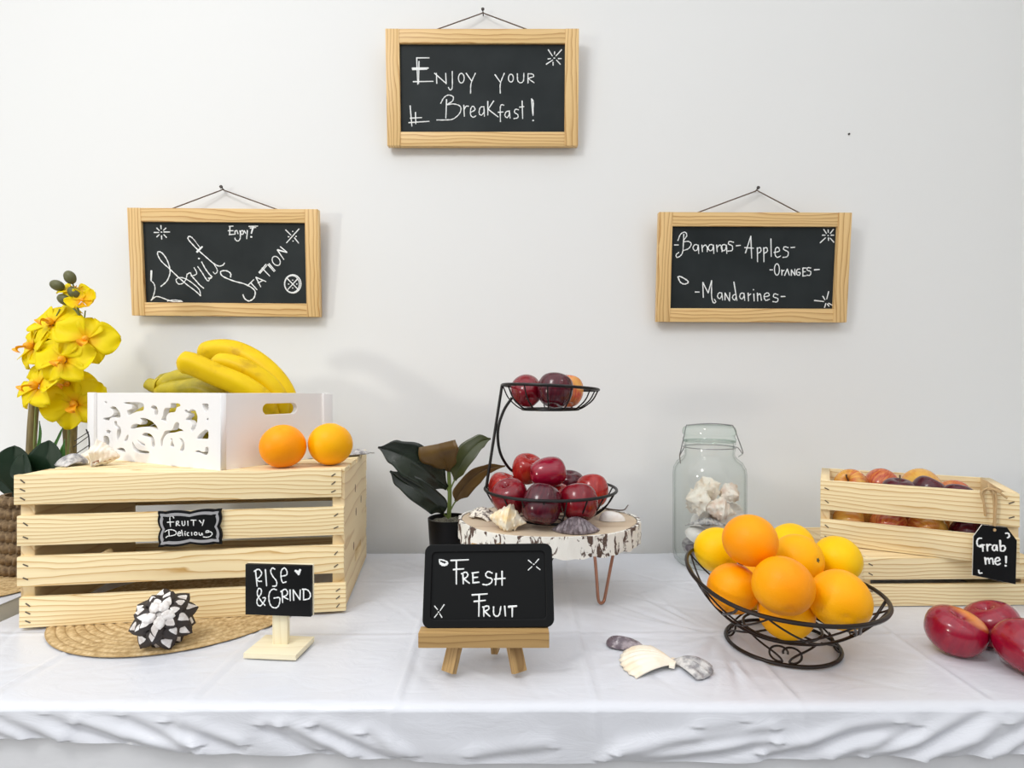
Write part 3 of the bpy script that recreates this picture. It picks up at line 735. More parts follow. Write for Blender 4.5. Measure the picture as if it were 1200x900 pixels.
FR_ = [[(285,325),(270,300),(240,300),(230,330),(238,445)],[(195,385),(285,380)],[(320,435),(320,375)],[(320,375),(350,370),(350,395),(325,405),(370,432)],[(400,370),(405,420),(425,430),(440,415),(440,365)],[(482,365),(485,430)],[(525,355),(600,355)],[(562,360),(562,430)],[(645,358),(675,395)],[(708,350),(685,430)],
 [(215,505),(220,575)],[(160,520),(200,495),(260,490),(315,515),(310,555),(250,575),(200,580),(175,600)],[(340,550),(380,540),(370,520),(350,525),(340,560),(360,575),(385,565)],[(395,495),(410,572)],[(440,535),(445,570)],dot(445,515,4),[(495,530),(475,535),(475,565),(495,572)],[(535,525),(538,568)],ell(592,545,20,20),[(640,530),(645,560),(670,565),(680,535),(690,565)],[(780,505),(745,505),(740,530),(800,520),(825,545),(800,580),(750,595),(700,590)]]
chalk(lab, -0.0021, (180, 580), 12, FR_, 15)

# ------------------------------------------------------------------ white fretwork box
BA = R(28); BZ = 0.0034 + CH
pC = T(-0.455, 0.865, BZ)
ul = Vector((-math.cos(BA), math.sin(BA), 0)); ur = Vector((math.sin(BA), math.cos(BA), 0))
BL, BR_, BH, BT = 0.38, 0.225, 0.1205, 0.010
# local frame: origin at the back-left.. x runs from the left end to the near corner, y runs back
box = thing('fretwork_box', 'white painted box with a scrollwork front holding bananas, on the large crate', 'box', pC + ul * BL, (0, 0, -BA))
Wb = Wm(box)
nL = (Wb.to_3x3() @ Vector((0, -1, 0)))
def fret(px, py):
    q = Wb.inverted() @ hit(100 + px / 7.06, 450 + py / 7.06, Wb.translation, nL); return (q.x, q.z)
HOLES = [[(150,143),(180,145),(178,158),(165,165)],
 [(200,200),(225,180),(255,190),(285,230),(293,270),(275,290),(235,275),(205,285),(195,308),(148,300),(148,278),(205,272),(235,245),(225,220)],
 [(312,148),(485,150),(485,222),(425,230),(380,250),(350,270),(340,215),(385,205),(380,172),(320,165)],
 [(238,305),(262,305),(262,335),(290,355),(297,395),(285,440),(258,478),(258,400),(265,370),(240,345)],
 [(168,385),(190,373),(212,390),(200,415),(175,412)],[(148,425),(190,430),(203,480),(185,530),(155,532),(148,490)],
 [(252,540),(285,523),(320,530),(338,568),(300,565)],[(345,418),(360,420),(350,465),(330,482),(318,470)],
 [(370,370),(385,335),(420,325),(455,335),(470,315),(445,280),(490,278),(550,305),(590,345),(608,388),(560,370),(500,355),(440,362),(385,375)],
 [(462,420),(490,398),(540,410),(570,450),(577,500),(570,533),(545,520),(545,470),(525,445),(480,435)],
 [(420,455),(440,465),(465,485),(497,500),(490,517),(455,500),(430,475)],[(388,470),(400,490),(425,535),(470,550),(528,555),(528,580),(430,575),(395,545),(385,500)],
 [(538,190),(560,172),(590,185),(605,225),(598,260),(570,262),(568,215),(545,208)],
 [(700,155),(780,158),(790,185),(755,195),(745,235),(690,240),(670,270),(668,300),(682,325),(655,312),(620,298),(640,265),(645,215),(660,195),(705,195)],
 [(820,212),(835,208),(850,225),(880,205),(910,215),(930,265),(925,320),(905,380),(880,400),(868,370),(885,345),(860,305),(828,300),(830,285),(855,265),(850,245),(825,240)],
 [(960,160),(1020,160),(1020,215),(995,238),(975,205)],[(998,290),(1020,275),(1020,308),(1005,303)],
 [(735,330),(755,310),(780,325),(770,365),(800,375),(820,395),(780,392),(740,405),(690,408),(665,425),(645,455),(638,520),(622,522),(620,460),(640,420),(655,385),(720,380)],
 [(695,448),(720,448),(722,480),(735,505),(740,532),(700,518),(705,490),(712,470)],[(772,445),(800,450),(822,490),(820,540),(795,570),(778,550),(800,500),(785,470)],
 [(915,455),(945,410),(995,372),(1020,385),(1020,460),(960,460)],[(990,520),(1020,518),(1020,570),(990,600),(950,575),(895,560),(930,545),(965,560),(990,560)]]
def rnd_poly(h):
    pts = [Vector((*fret(x, y), 0)) for x, y in h]; out = []
    N = len(pts)
    for i in range(N):
        a, p, c = pts[i-1], pts[i], pts[(i+1) % N]
        for t in (0.0, 0.35, 0.65, 1.0):
            q0 = p.lerp(a, 0.32); q1 = p.lerp(c, 0.32)
            q = q0 * (1-t)**2 + p * 2*t*(1-t) + q1 * t*t
            out.append((q.x, q.y))
    return out
plate('fretwork_panel', [(0, 0), (BL, 0), (BL, BH), (0, BH)], [rnd_poly(h) for h in HOLES], BT, M['white'], box, (0, BT / 2, 0), (R(90), 0, 0), 0.0006)
nR = Wb.to_3x3() @ Vector((1, 0, 0))
def sidep(px, py):
    q = Wb.inverted() @ hit(px, py, pC, nR); return q.y, q.z
(s0, z0), (s1, z1) = sidep(307.6, 472.5), sidep(348.5, 485)
hl = []; cy0, cz0 = (s0 + s1) / 2, (z0 + z1) / 2; hh = abs(z1 - z0) / 2; hw_ = abs(s1 - s0) / 2
for k in range(28):
    a = 2*PI*k/28; hl.append((cy0 + (hw_ - hh) * (1 if math.cos(a) > 0 else -1) + hh * math.cos(a), cz0 + hh * math.sin(a)))
for x, nm in ((BL - BT / 2, 'side_panel'), (BT / 2, 'side_panel')):
    plate(nm, [(BT, 0), (BR_ - BT, 0), (BR_ - BT, BH - 0.0004), (BT, BH - 0.0004)], [hl], BT, M['white'], box, (x - 0.0002, 0, 0), (R(90), 0, R(90)), 0.0006)
part('back_panel', MB().box((BL / 2, BR_ - BT / 2, BH / 2), (BL, BT, BH), bev=0.0006), M['white'], box)
part('bottom_panel', MB().box((BL / 2, BR_ / 2, 0.006), (BL - 2 * BT, BR_ - 2 * BT, 0.008)), M['white'], box)
part('corner_post', MB().box((0.008, -0.003, BH / 2 + 0.0008), (0.022, 0.006, BH + 0.001), bev=0.001), M['white'], box)
part('corner_post', MB().box((BL + 0.0025, BR_ - 0.009, BH / 2 - 0.001), (0.006, 0.022, BH), bev=0.001), M['white'], box)

# ------------------------------------------------------------------ bananas
def banana(parent, path, r, m, tip_at_start=True):
    P = catmull([at(*p) for p in path], 8); N = len(P)
    rr = []
    for i in range(N):
        t = i / (N - 1); 
        k = min(1, 0.40 + 2.6 * t ** 0.62) if t < 0.5 else min(1, 0.28 + 3.2 * (1 - t))
        rr.append(r * k)
    b = MB(); rows = []
    tang = [(P[min(i+1, N-1)] - P[max(i-1, 0)]).normalized() for i in range(N)]
    nrm = Vector((0, -1, 0.3))
    for i in range(N):
        nrm = (nrm - tang[i] * nrm.dot(tang[i])).normalized(); bi = tang[i].cross(nrm)
        row = []
        for k in range(20):
            a = 2*PI*k/20; f = 1 + 0.085 * (abs(math.cos(2.5 * a)) ** 3 - 0.4)
            row.append(P[i] + (nrm * math.cos(a) + bi * math.sin(a)) * rr[i] * f)
        rows.append(row)
    V = b.grid(rows, cv=True); b.bm.faces.new(V[0]); b.bm.faces.new(V[-1])
    o = wpart('banana', b, M[m], parent)
    b = MB(); e = P[0] if tip_at_start else P[-1]; dr = (P[0] - P[2]).normalized() if tip_at_start else (P[-1] - P[-3]).normalized()
    b.tube([e - dr * 0.002, e + dr * 0.002], [r * 0.30, r * 0.2], 10); wpart('tip', b, M['banana_tip'], o)
    return o
bA = thing('banana_bunch', 'bunch of ripe yellow bananas arching over the right side of the white box', 'bananas', at(318, 520, 0.985), (0, 0, 0), 'bananas in the white box')
banana(bA, [(234, 419, 1.06), (250, 412, 1.065), (275, 413, 1.065), (303, 427, 1.06), (326, 450, 1.055), (337, 476, 1.05), (334, 498, 1.045)], 0.0215, 'banana')
banana(bA, [(248, 427, 1.02), (268, 427, 1.02), (292, 436, 1.02), (315, 452, 1.025), (328, 474, 1.03), (332, 500, 1.035)], 0.019, 'banana')
banana(bA, [(209, 425, 0.965), (225, 427, 0.968), (252, 439, 0.975), (285, 453, 0.985), (310, 472, 1.00), (328, 502, 1.03)], 0.0195, 'banana')
b = MB(); b.tube([at(333, 490, 1.042), at(331, 503, 1.04), at(326, 514, 1.04)], [0.016, 0.018, 0.012], 12); wpart('crown', b, M['banana_green'], bA)
bB = thing('banana_bunch', 'greenish banana bunch with its stem stub showing at the left in the white box', 'bananas', at(215, 520, 1.06), (0, 0, 0), 'bananas in the white box')
banana(bB, [(296, 498, 1.03), (278, 468, 1.05), (250, 449, 1.06), (222, 443, 1.065), (196, 450, 1.065), (181, 455, 1.07)], 0.0195, 'banana_green')
banana(bB, [(282, 512, 1.005), (266, 476, 1.015), (240, 456, 1.02), (215, 457, 1.03), (193, 459, 1.055), (181, 456, 1.065)], 0.018, 'banana_green')
banana(bB, [(288, 520, 1.08), (262, 480, 1.10), (235, 455, 1.10), (208, 447, 1.095), (190, 450, 1.085), (180, 455, 1.075)], 0.018, 'banana_green')
banana(bB, [(150, 506, 1.07), (172, 488, 1.05), (205, 482, 1.02), (238, 492, 0.985), (262, 514, 0.975)], 0.0185, 'banana_green')
banana(bB, [(160, 524, 1.08), (185, 508, 1.06), (215, 506, 1.04), (245, 514, 1.01), (268, 526, 1.01)], 0.0175, 'banana_green')
b = MB(); b.tube([at(187, 453, 1.066), at(179, 452, 1.066), at(173, 449, 1.066)], [0.017, 0.013, 0.011], 12); wpart('stem', b, M['banana_green'], bB)

# ------------------------------------------------------------------ fruit builders
def apple_mesh(lobes=0.03, tall=1.0):
    pr = [(0, -.74), (.14, -.80), (.34, -.885), (.58, -.84), (.80, -.62), (.95, -.28), (1.0, .08), (.97, .42), (.84, .70), (.60, .87), (.36, .90), (.18, .80), (.07, .66), (0, .58)]
    pr = [(max(p.x, 0), p.y * tall) for p in catmull([(a, c, 0) for a, c in pr], 4)]
    b = MB().lathe(pr, 36, lambda a, r, z: 1 + lobes * math.cos(5 * a) * max(0, -z) * r + 0.012 * math.cos(2 * a + 1))
    return b.mesh('apple')
AM = apple_mesh(); AMT = apple_mesh(0.055, 1.08)
def stem_mesh():
    return MB().tube(catmull([(0, 0, .58), (0.02, 0, .78), (0.07, 0.02, 1.02), (0.16, 0.03, 1.18)], 4), [0.035, 0.03, 0.03, 0.05], 8).mesh('stem')
SM = stem_mesh(); SM.materials.append(M['stem'])
def apple(c, r, m, label, group, rot=(0, 0, 0), mesh=None, stem=True, sc=(1, 1, 1)):
    me = mesh or AM
    if not me.materials: me.materials.append(M['red'])
    o = bpy.data.objects.new('apple', me); COL.objects.link(o)
    o.location = c; o.scale = (r * sc[0], r * sc[1], r * sc[2]); o.rotation_euler = rot
    o.material_slots[0].link = 'OBJECT'; o.material_slots[0].material = M[m]
    tag(o, label, 'apple', group)
    if stem:
        s = bpy.data.objects.new('stem', SM); COL.objects.link(s); s.parent = o
    return o
# the skins use object coordinates of a unit fruit: rescale their noises
for k in ('plum_red', 'red', 'bright_red', 'two_tone', 'crimson', 'crimson_patch', 'gala', 'gala_red'):
    for n_ in M[k].node_tree.nodes:
        if n_.type == 'TEX_NOISE' and n_.inputs['Scale'].default_value == 24: n_.inputs['Scale'].default_value = 0.8
        if n_.type == 'MATH' and n_.operation == 'MULTIPLY' and n_.inputs[1].default_value == 8: n_.inputs[1].default_value = 0.25
def orange_mesh():
    pr = []
    for i in range(29):
        t = PI * i / 28; r = math.sin(t); z = -math.cos(t) * 0.965
        if z > 0.9: z -= 0.05 * max(0, 1 - (r / 0.22)) 
        pr.append((r, z))
    return MB().lathe(pr, 40, lambda a, r, z: 1 + 0.012 * math.cos(3 * a + z) + 0.01 * math.cos(2 * a)).mesh('orange')
OM = orange_mesh()
NV = MB().lathe([(0, .925), (.05, .945), (.085, .935), (.10, .90)], 10, lambda a, r, z: 1 + 0.3 * math.cos(5 * a)).mesh('navel'); NV.materials.append(M['scar'])
for k in ('orange', 'golden', 'yellow'):
    for n_ in M[k].node_tree.nodes:
        if n_.type == 'TEX_NOISE': n_.inputs['Scale'].default_value = 0.6
        if n_.type == 'TEX_VORONOI': n_.inputs['Scale'].default_value = 19
        if n_.type == 'BUMP': n_.inputs['Distance'].default_value = 0.0006
def orange(c, r, m, label, group, rot=(0, 0, 0), scar=False):
    if not OM.materials: OM.materials.append(M['orange'])
    o = bpy.data.objects.new('orange', OM); COL.objects.link(o); o.location = c; o.scale = (r, r, r); o.rotation_euler = rot
    o.material_slots[0].link = 'OBJECT'; o.material_slots[0].material = M[m]
    tag(o, label, 'orange', group)
    if scar: s = bpy.data.objects.new('stem_scar', NV); COL.objects.link(s); s.parent = o
    return o

orange(T(-0.3725, 0.902, BZ + 0.0345), 0.0358, 'orange', 'deep orange mandarin on the large crate, touching the corner side of the white box', 'mandarins on the large crate', (0.5, 0.2, 0))
orange(T(-0.3045, 0.931, BZ + 0.0350), 0.0363, 'golden', 'golden yellow mandarin on the large crate, nearer its right end', 'mandarins on the large crate', (0.3, 0.4, 1))

# ------------------------------------------------------------------ shells
def scallop(name, c, size, m, label, rotz=0.0, ribs=14, dome=0.34, tilt=(0, 0), ribamp=0.035, spread=68, wid=1.0, cat='shell', group=None):
    b = MB(); rows = []
    nu, nv = ribs * 6 + 1, 14
    for i in range(nu):
        u = -1 + 2 * i / (nu - 1); a = R(spread) * u; row = []
        for j in range(nv):
            v = j / (nv - 1)
            rad = v * (1 - 0.12 * u * u) * (1 + 0.02 * math.cos(PI * ribs * u) * v)
            z = dome * (abs(math.sin(PI * min(1, v * 0.93 + 0.07))) ** 0.75) * (1 - 0.75 * u * u) + ribamp * v * math.cos(PI * ribs * u) * (1 - u * u)
            row.append(Vector((rad * math.sin(a) * wid, rad * math.cos(a) - 0.5, max(z, 0.0) + 0.02 * (1 - v))) * size)
        rows.append(row)
    b.grid(rows)
    # hinge ears
    b.box((0, -0.46 * size, 0.06 * size), (0.34 * size, 0.10 * size, 0.05 * size), bev=0.01 * size)
    o = part(name, b, M[m], None, c, (tilt[0], tilt[1], rotz))
    md = o.modifiers.new('thick', 'SOLIDIFY'); md.thickness = 0.028 * size; md.offset = -1
    return tag(o, label, cat, group)
def conch_mesh(size, spikes=7, seed=1, long_=1.0):
    r_ = random.Random(seed); b = MB(); rows = []
    nu, nv = 66, 40
    ph = [r_.uniform(-.3, .3) for _ in range(40)]
    for i in range(nu):
        t = i / (nu - 1); x = (-0.5 + t) * long_
        if t < 0.42:                                          # spire, stepped whorls
            s = t / 0.42; wh = (s * 3.0) % 1.0
            R0 = 0.02 + 0.33 * s ** 1.15 * (0.86 + 0.14 * wh)
        else:
            s = (t - 0.42) / 0.58; R0 = 0.35 * max(0.0, 1 - s) ** 0.85 + 0.03
        row = []
        for k in range(nv):
            a = 2*PI*k/nv
            sp = 0.0
            for ring, amp in ((0.42, 0.095), (0.28, 0.07), (0.53, 0.065), (0.64, 0.04)):
                sp += amp * math.exp(-((t - ring - 0.025 * math.sin(a)) / 0.032) ** 2) * max(0, math.cos(spikes * a + ring * 9 + ph[int(ring * 30)])) ** 2
            rr = R0 * (1 + 0.10 * math.cos(a - 1.0) + 0.06 * math.sin(5 * a + 11 * t + seed)) + sp + 0.008 * math.sin(60 * t) * (t > .45)
            row.append(Vector((x, rr * math.cos(a), rr * math.sin(a))) * size)
        rows.append(row)
    V = b.grid(rows, cv=True); b.bm.faces.new(V[0]); b.bm.faces.new(V[-1])
    return b.mesh('conch_shell')
def conch(c, size, m, label, rot, seed=1, spikes=7, group=None, aperture=True, long_=1.0):
    o = link('conch_shell', conch_mesh(size, spikes, seed, long_), M[m], None, c, rot); tag(o, label, 'shell', group)
    if aperture:
        b = MB(); rows = []
        for i in range(15):
            t = i / 14; w_ = math.sin(PI * t) * 0.07 + 0.004; x = (-0.04 + 0.50 * t) * long_
            R0 = 0.36 * (1 - max(0, (x / long_ + 0.08)) / 0.58 * 0.9)
            rows.append([Vector((x, -R0 * 1.06 * math.cos(k * w_ * 3), R0 * 1.06 * math.sin(k * w_ * 3 - 0.1))) * size for k in (-1, -.5, 0, .5, 1)])
        b.grid(rows); part('opening', b, M['aperture'], o)
    return o
def clam(c, size, m, label, rotz=0, asp=0.55, dome=0.28, tilt=(0, 0), group=None, ridge=0.0):
    b = MB(); rows = []
    for i in range(25):
        u = i / 24; row = []
        for k in range(40):
            a = 2*PI*k/40
            rx = 0.5 * (1 + 0.10 * math.cos(a)); ry = 0.5 * asp * (1 - 0.12 * math.cos(a))
            z = dome * math.sqrt(max(0, 1 - u ** 2.2)) * (1 + ridge * math.sin(40 * u))
            row.append(Vector((rx * u * math.cos(a) - 0.10 * (1 - u), ry * u * math.sin(a), z)) * size)
        rows.append(row)
    b.grid(rows, cv=True)
    b.ngon([Vector((0.5 * (1 + 0.10 * math.cos(2*PI*k/40)) * math.cos(2*PI*k/40), 0.5 * asp * (1 - 0.12 * math.cos(2*PI*k/40)) * math.sin(2*PI*k/40), 0)) * size for k in range(40)])
    o = part('clam_shell', b, M[m], None, c, (tilt[0], tilt[1], rotz)); return tag(o, label, 'shell', group)

# on the large crate
scallop('scallop_shell', on(85, 545, BZ) + Vector((0, 0.0, 0.0012)), 0.045, 'shell_grey', 'grey ribbed shell on the large crate, left of the cream conch', R(100), 12, 0.38, wid=0.8)
conch(on(121, 545, BZ) + Vector((0, -0.006, 0.0165)), 0.058, 'conch', 'knobbly cream conch on the large crate, against the white box', (0.4, R(4), R(8)), 3, 6)
scallop('scallop_shell', T(-0.302, 1.075, BZ + 0.0012), 0.05, 'shell_grey', 'grey shell behind the mandarins at the back of the large crate', R(60), 12, 0.2)

# ------------------------------------------------------------------ table shells in front
clam(on(730, 757) + Vector((0, 0, 0.0012)), 0.052, 'mussel', 'dark violet shell lying behind the cream fan shell on the cloth', R(-18), 0.55, 0.2, group='shells on the cloth', ridge=0.05)
scallop('fan_shell', on(757, 776) + Vector((0.002, 0.0, 0.0012)), 0.070, 'shell_cream', 'large cream fan shell lying flat on the white cloth', R(66), 10, 0.22, ribamp=0.012, spread=50, wid=1.0, group='shells on the cloth')
scallop('scallop_shell', on(811, 784) + Vector((0, 0.0, 0.0012)), 0.050, 'shell_grey', 'grey ridged shell right of the cream fan shell on the cloth', R(-115), 5, 0.26, ribamp=0.05, spread=40, wid=0.95, group='shells on the cloth')

# ------------------------------------------------------------------ wooden flower head
pc = at(192, 737, 0.765)
pf = thing('wooden_flower', 'dark wooden flower head with white painted petals on the straw placemat', 'ornament', Vector((pc.x, pc.y, TZ + 0.0395)), (R(58), R(10), R(14)))
FRR = 0.0275
b = MB(); b.sphere((0, 0, 0), FRR, (1, 1, 1), 14, 22); part('core', b, M['cone_dark'], pf)
b = MB(); b.sphere((0, 0, FRR * 0.93), 0.0075, (1, 1, 0.8), 8, 12); part('heart', b, M['cone_pale'], pf)
prnd = random.Random(12)
for ri, (n, th0, dth, lift, off) in enumerate(((5, 6, 26, 0.04, 0.0062), (7, 20, 30, 0.08, 0.0046), (8, 40, 34, 0.16, 0.0034), (8, 62, 36, 0.42, 0.0022), (8, 90, 34, 0.48, 0.0012))):
    for k in range(n):
        f0 = 2*PI*(k + 0.5 * (ri % 2) + prnd.uniform(-.14, .14)) / n
        wmid = FRR * math.sin(R(th0 + dth * 0.5)) * PI / n * 1.22; dt = dth * prnd.uniform(0.92, 1.12)
        def pw(t): return wmid * (0.72 + 0.6 * t if t < 0.4 else 0.96 * max(0.0, (1 - t) / 0.6) ** 0.7) + 0.0003
        def pp(t, q, up=0.0, qo=0.0, sc=1.0):
            th = R(th0 + dt * t); rad = FRR + off + FRR * lift * t * t + 0.0018 * (1 - min(1, abs(q * sc + qo)) ** 2) + up
            ph = f0 + (q * sc + qo) * pw(t) / max(0.004, FRR * math.sin(R(th0 + dt * 0.5)))
            return Vector((rad * math.sin(th) * math.cos(ph), rad * math.sin(th) * math.sin(ph), rad * math.cos(th)))
        bd = MB(); bd.grid([[pp(i / 9, q) for q in (-1, -.5, 0, .5, 1)] for i in range(10)])
        pt = part('petal', bd, M['cone_pale' if ri == 0 else 'cone_dark'], pf)
        md = pt.modifiers.new('thick', 'SOLIDIFY'); md.thickness = 0.0018; md.offset = -1
        if ri:
            sc_ = prnd.uniform(0.55, 0.72) if ri == 1 else prnd.uniform(0.28, 0.5); qo = prnd.uniform(-.35, .35); t1 = prnd.uniform(0.62, 0.9)
            bp = MB(); bp.grid([[pp(0.10 + (t1 - 0.10) * i / 6, q, 0.0009, qo, sc_ * (1.05 - 0.85 * (i / 6) ** 1.6)) for q in (-1, -.5, 0, .5, 1)] for i in range(7)])
            part('white_patch', bp, M['cone_pale'], pt)

# ------------------------------------------------------------------ little wooden sign
sg = thing('stand_sign', 'small black sign on a pale wooden post and foot, reading Rise & Grind', 'sign', T(-0.3165, 0.757, 0.0), (0, 0, R(-5)))
part('foot', MB().box((0, 0, 0.0045), (0.072, 0.056, 0.007), bev=0.0008), M['birch'], sg)
part('post', MB().box((0, 0, 0), (0.062, 0.007, 0.0215), bev=0.0006), M['birch'], sg, (-0.0006, 0.004, 0.0385), (0, R(90), 0))
part('sign_board', MB().box((0.0, -0.003, 0.0838), (0.0925, 0.006, 0.0685), bev=0.0006), M['black_paint'], sg)
part('board_edge', MB().box((0.0, 0.0018, 0.0838), (0.0935, 0.0036, 0.0695), bev=0.0006), M['birch'], sg)
RG = [[(135,125),(148,255)],[(125,135),(160,118),(185,150),(165,185),(142,195)],[(142,195),(160,215),(185,215)],[(215,120),(225,252)],[(292,118),(272,108),(258,135),(275,175),(305,215),(302,252),(275,255)],[(342,175),(385,165),(390,135),(370,108),(345,130),(342,180),(355,225),(385,220)],
 ([(458,130),(478,150),(485,160)],1.6),([(498,122),(490,145),(484,160)],1.6),([(465,133),(485,137),(495,128)],1.6),
 [(212,410),(180,375),(150,320),(160,275),(182,285),(178,320),(150,360),(150,400),(175,415),(205,380),(215,350),(195,350)],[(305,285),(275,280),(248,310),(245,370),(265,420),(305,430),(328,400),(330,350),(285,352)],[(350,290),(355,388)],[(340,300),(375,280),(395,305),(385,330),(358,340)],[(358,340),(400,362)],[(415,285),(417,372)],[(445,370),(440,285)],[(440,285),(495,365)],[(495,365),(498,285)],[(525,278),(525,365)],[(515,280),(555,285),(580,320),(570,355),(525,367)]]
chalk(sg, -0.006, (280, 650), 6.92, RG, 12)

# ------------------------------------------------------------------ easel and its black board
ez = thing('tabletop_easel', 'small wooden tripod easel holding the black Fresh Fruit board', 'easel', T(-0.0345, 0.69, 0))
part('ledge', MB().box((0, 0, 0), (0.160, 0.020, 0.0185), bev=0.0012), M['easel'], ez, (0.0, -0.004, 0.0495))
def leg(p0, p1, wd, th):
    p0, p1 = Vector(p0), Vector(p1); d = p1 - p0
    q = d.to_track_quat('X', 'Z')
    o = part('leg', MB().box((0, 0, 0), (d.length, wd, th), bev=0.0008), M['easel'], ez, (p0 + p1) / 2, q.to_euler()); return o
leg((-0.0440, -0.002, 0.005), (-0.010, 0.048, 0.150), 0.018, 0.009)
leg((0.0435, -0.002, 0.005), (0.010, 0.048, 0.150), 0.018, 0.009)
leg((0.0125, 0.052, 0.005), (0.002, 0.054, 0.145), 0.016, 0.009)
tilt = math.atan2(0.030, 0.092)
bd = thing('chalkboard', 'black rounded board on the wooden easel, reading Fresh Fruit', 'chalkboard', T(-0.030, 0.6905, 0.1065) , (-tilt, R(-0.6), 0))
bd.location.y = 0.6975 + 0.010
def rrect(wd, hg, r, n=6, skew=0.0):
    out = []
    for (sx, sy, a0) in ((1, 1, 0), (-1, 1, 90), (-1, -1, 180), (1, -1, 270)):
        for k in range(n + 1):
            a = R(a0 + 90 * k / n); y = sy * (hg / 2 - r) + r * math.sin(a)
            out.append((sx * (wd / 2 - r) + r * math.cos(a) + skew * y, y))
    return out
plate('board_back', rrect(0.163, 0.099, 0.009), [], 0.006, M['black_paint'], bd, (0, 0.003, 0), (R(90), 0, 0), 0.001)
plate('rim', rrect(0.163, 0.099, 0.009), [rrect(0.147, 0.083, 0.006)], 0.003, M['black_paint'], bd, (0, -0.0012, 0), (R(90), 0, 0), 0.0008)
FF = [([(140,90),(160,92),(192,105),(190,122),(165,128),(145,115),(140,90)],1.0),([(150,112),(172,122),(188,116)],1.5),[(215,95),(332,90)],[(252,95),(252,250)],[(232,155),(300,150)],[(295,185),(298,248)],[(285,182),(315,172),(328,190),(315,208),(298,214)],[(298,214),(338,245)],[(360,175),(362,242)],[(355,178),(398,172)],[(360,208),(392,205)],[(360,242),(402,238)],[(488,178),(462,168),(445,185),(455,205),(485,215),(482,240),(455,255),(425,252)],[(515,180),(510,255)],[(553,165),(553,258)],[(503,218),(573,212)],
 [(355,322),(455,315)],[(402,322),(400,462)],[(368,365),(443,358)],[(433,400),(433,462)],[(425,402),(460,395),(465,415),(437,430)],[(437,430),(472,462)],[(497,400),(498,445),(515,462),(535,450),(545,398)],[(570,395),(575,460)],([(595,400),(648,395)],1.3),[(620,400),(620,465)],
 ([(795,85),(772,112)],.7),([(725,92),(748,112)],.7),([(725,158),(750,135)],.7),([(803,155),(778,135)],.7),(dot(762,120),.8),([(172,385),(145,425)],.7),([(108,395),(128,418)],.7),([(108,470),(128,445)],.7),([(157,470),(142,445)],.7),(dot(135,435),.8)]
chalk(bd, -0.0001, (490, 640), 5.62, FF, 10.5)

# ------------------------------------------------------------------ birch slab stand
SC = Vector((0.0633, 0.98, 0)); SA, SB, SZ0, SZ1 = 0.157, 0.128, 0.094, 0.128
st = thing('cake_stand', 'birch log slice with peeling white bark on copper hairpin legs', 'stand', T(SC.x, SC.y, 0))
def slab_r(a): return 1 + 0.018 * math.sin(3 * a + 1) + 0.012 * math.sin(5 * a) + 0.03 * math.cos(2 * a + 0.8)
b = MB()
rows = [[Vector((SA * f * slab_r(a) * math.cos(a), SB * f * slab_r(a) * math.sin(a), TZ * 0 + z)) for a in [2*PI*k/96 for k in range(96)]] for f, z in ((0.0005, SZ1), (0.5, SZ1), (0.955, SZ1), (0.965, SZ1 - 0.002), (0.965, SZ0 + 0.002), (0.5, SZ0), (0.0005, SZ0))]
b.grid(rows, cv=True); part('wood_disc', b, M['slab'], st)
b = MB(); rows = []
rr_ = random.Random(5)
zs = [SZ0 - 0.0005, SZ0, SZ0 + 0.004, SZ0 + 0.010, SZ0 + 0.017, SZ0 + 0.024, SZ0 + 0.030, SZ1 - 0.001, SZ1 + 0.0004, SZ1 + 0.0004]
jit = [[rr_.uniform(-1, 1) for _ in range(240)] for _ in zs]
for zi, z in enumerate(zs):
    row = []
    for k in range(240):
        a = 2*PI*k/240; f = 1.0 + 0.006 * math.sin(37 * a) * math.sin(11 * a + 1) + 0.005 * jit[zi][k]
        if zi in (0, len(zs) - 1): f = 0.965
        f += (0.004 * math.sin(19 * a) if zi < 2 else 0)
        row.append(Vector((SA * f * slab_r(a) * math.cos(a), SB * f * slab_r(a) * math.sin(a), z + (0.0025 * math.sin(23 * a) * math.sin(7 * a) if zi < 2 else 0))))
    rows.append(row)
b.grid(rows, cv=True); part('bark', b, M['bark'], st)
def hairpin(f, t0, t1, m):
    f, t0, t1 = [Vector(q) - SC for q in (f, t0, t1)]
    n = Vector((0, 0, 0)); side = (t1 - t0).normalized()
    pts = [t0, t0.lerp(f - side * 0.008 + Vector((0, 0, 0.012)), 0.5), f - side * 0.009 + Vector((0, 0, 0.014)), f - side * 0.005 + Vector((0, 0, 0.0042)), f + Vector((0, 0, 0.0024)), f + side * 0.005 + Vector((0, 0, 0.0042)), f + side * 0.009 + Vector((0, 0, 0.014)), t1.lerp(f + side * 0.008 + Vector((0, 0, 0.012)), 0.5), t1]
    b = MB().tube(catmull(pts, 5), 0.0026, 10)
    return part('leg', b, M[m], st)
hairpin((0.149, 0.921, 0), (0.133, 0.895, SZ0), (0.171, 0.925, SZ0), 'copper')
hairpin((0.062, 1.075, 0), (0.025, 1.065, SZ0), (0.100, 1.05, SZ0), 'dark_rod')
hairpin((-0.035, 0.935, 0), (-0.045, 0.97, SZ0), (0.0, 0.92, SZ0), 'dark_rod')
conch(on(595, 621, SZ1) + Vector((0, 0, 0.0165)), 0.062, 'conch_tan', 'knobbly cream and tan conch at the front left of the log slice', (0.9, R(-6), R(165)), 2, 7, 'shells on the log slice')
scallop('scallop_shell', on(675, 623, SZ1) + Vector((0, 0, 0.0012)), 0.047, 'shell_purple', 'dark purple ribbed shell at the front of the log slice', R(178), 15, 0.46, ribamp=0.03, wid=1.0, spread=72, group='shells on the log slice')
clam(on(716, 610, SZ1) + Vector((0, 0, 0.0008)), 0.045, 'shell_white', 'smooth white shell at the right of the log slice', R(-12), 0.6, 0.34, group='shells on the log slice')
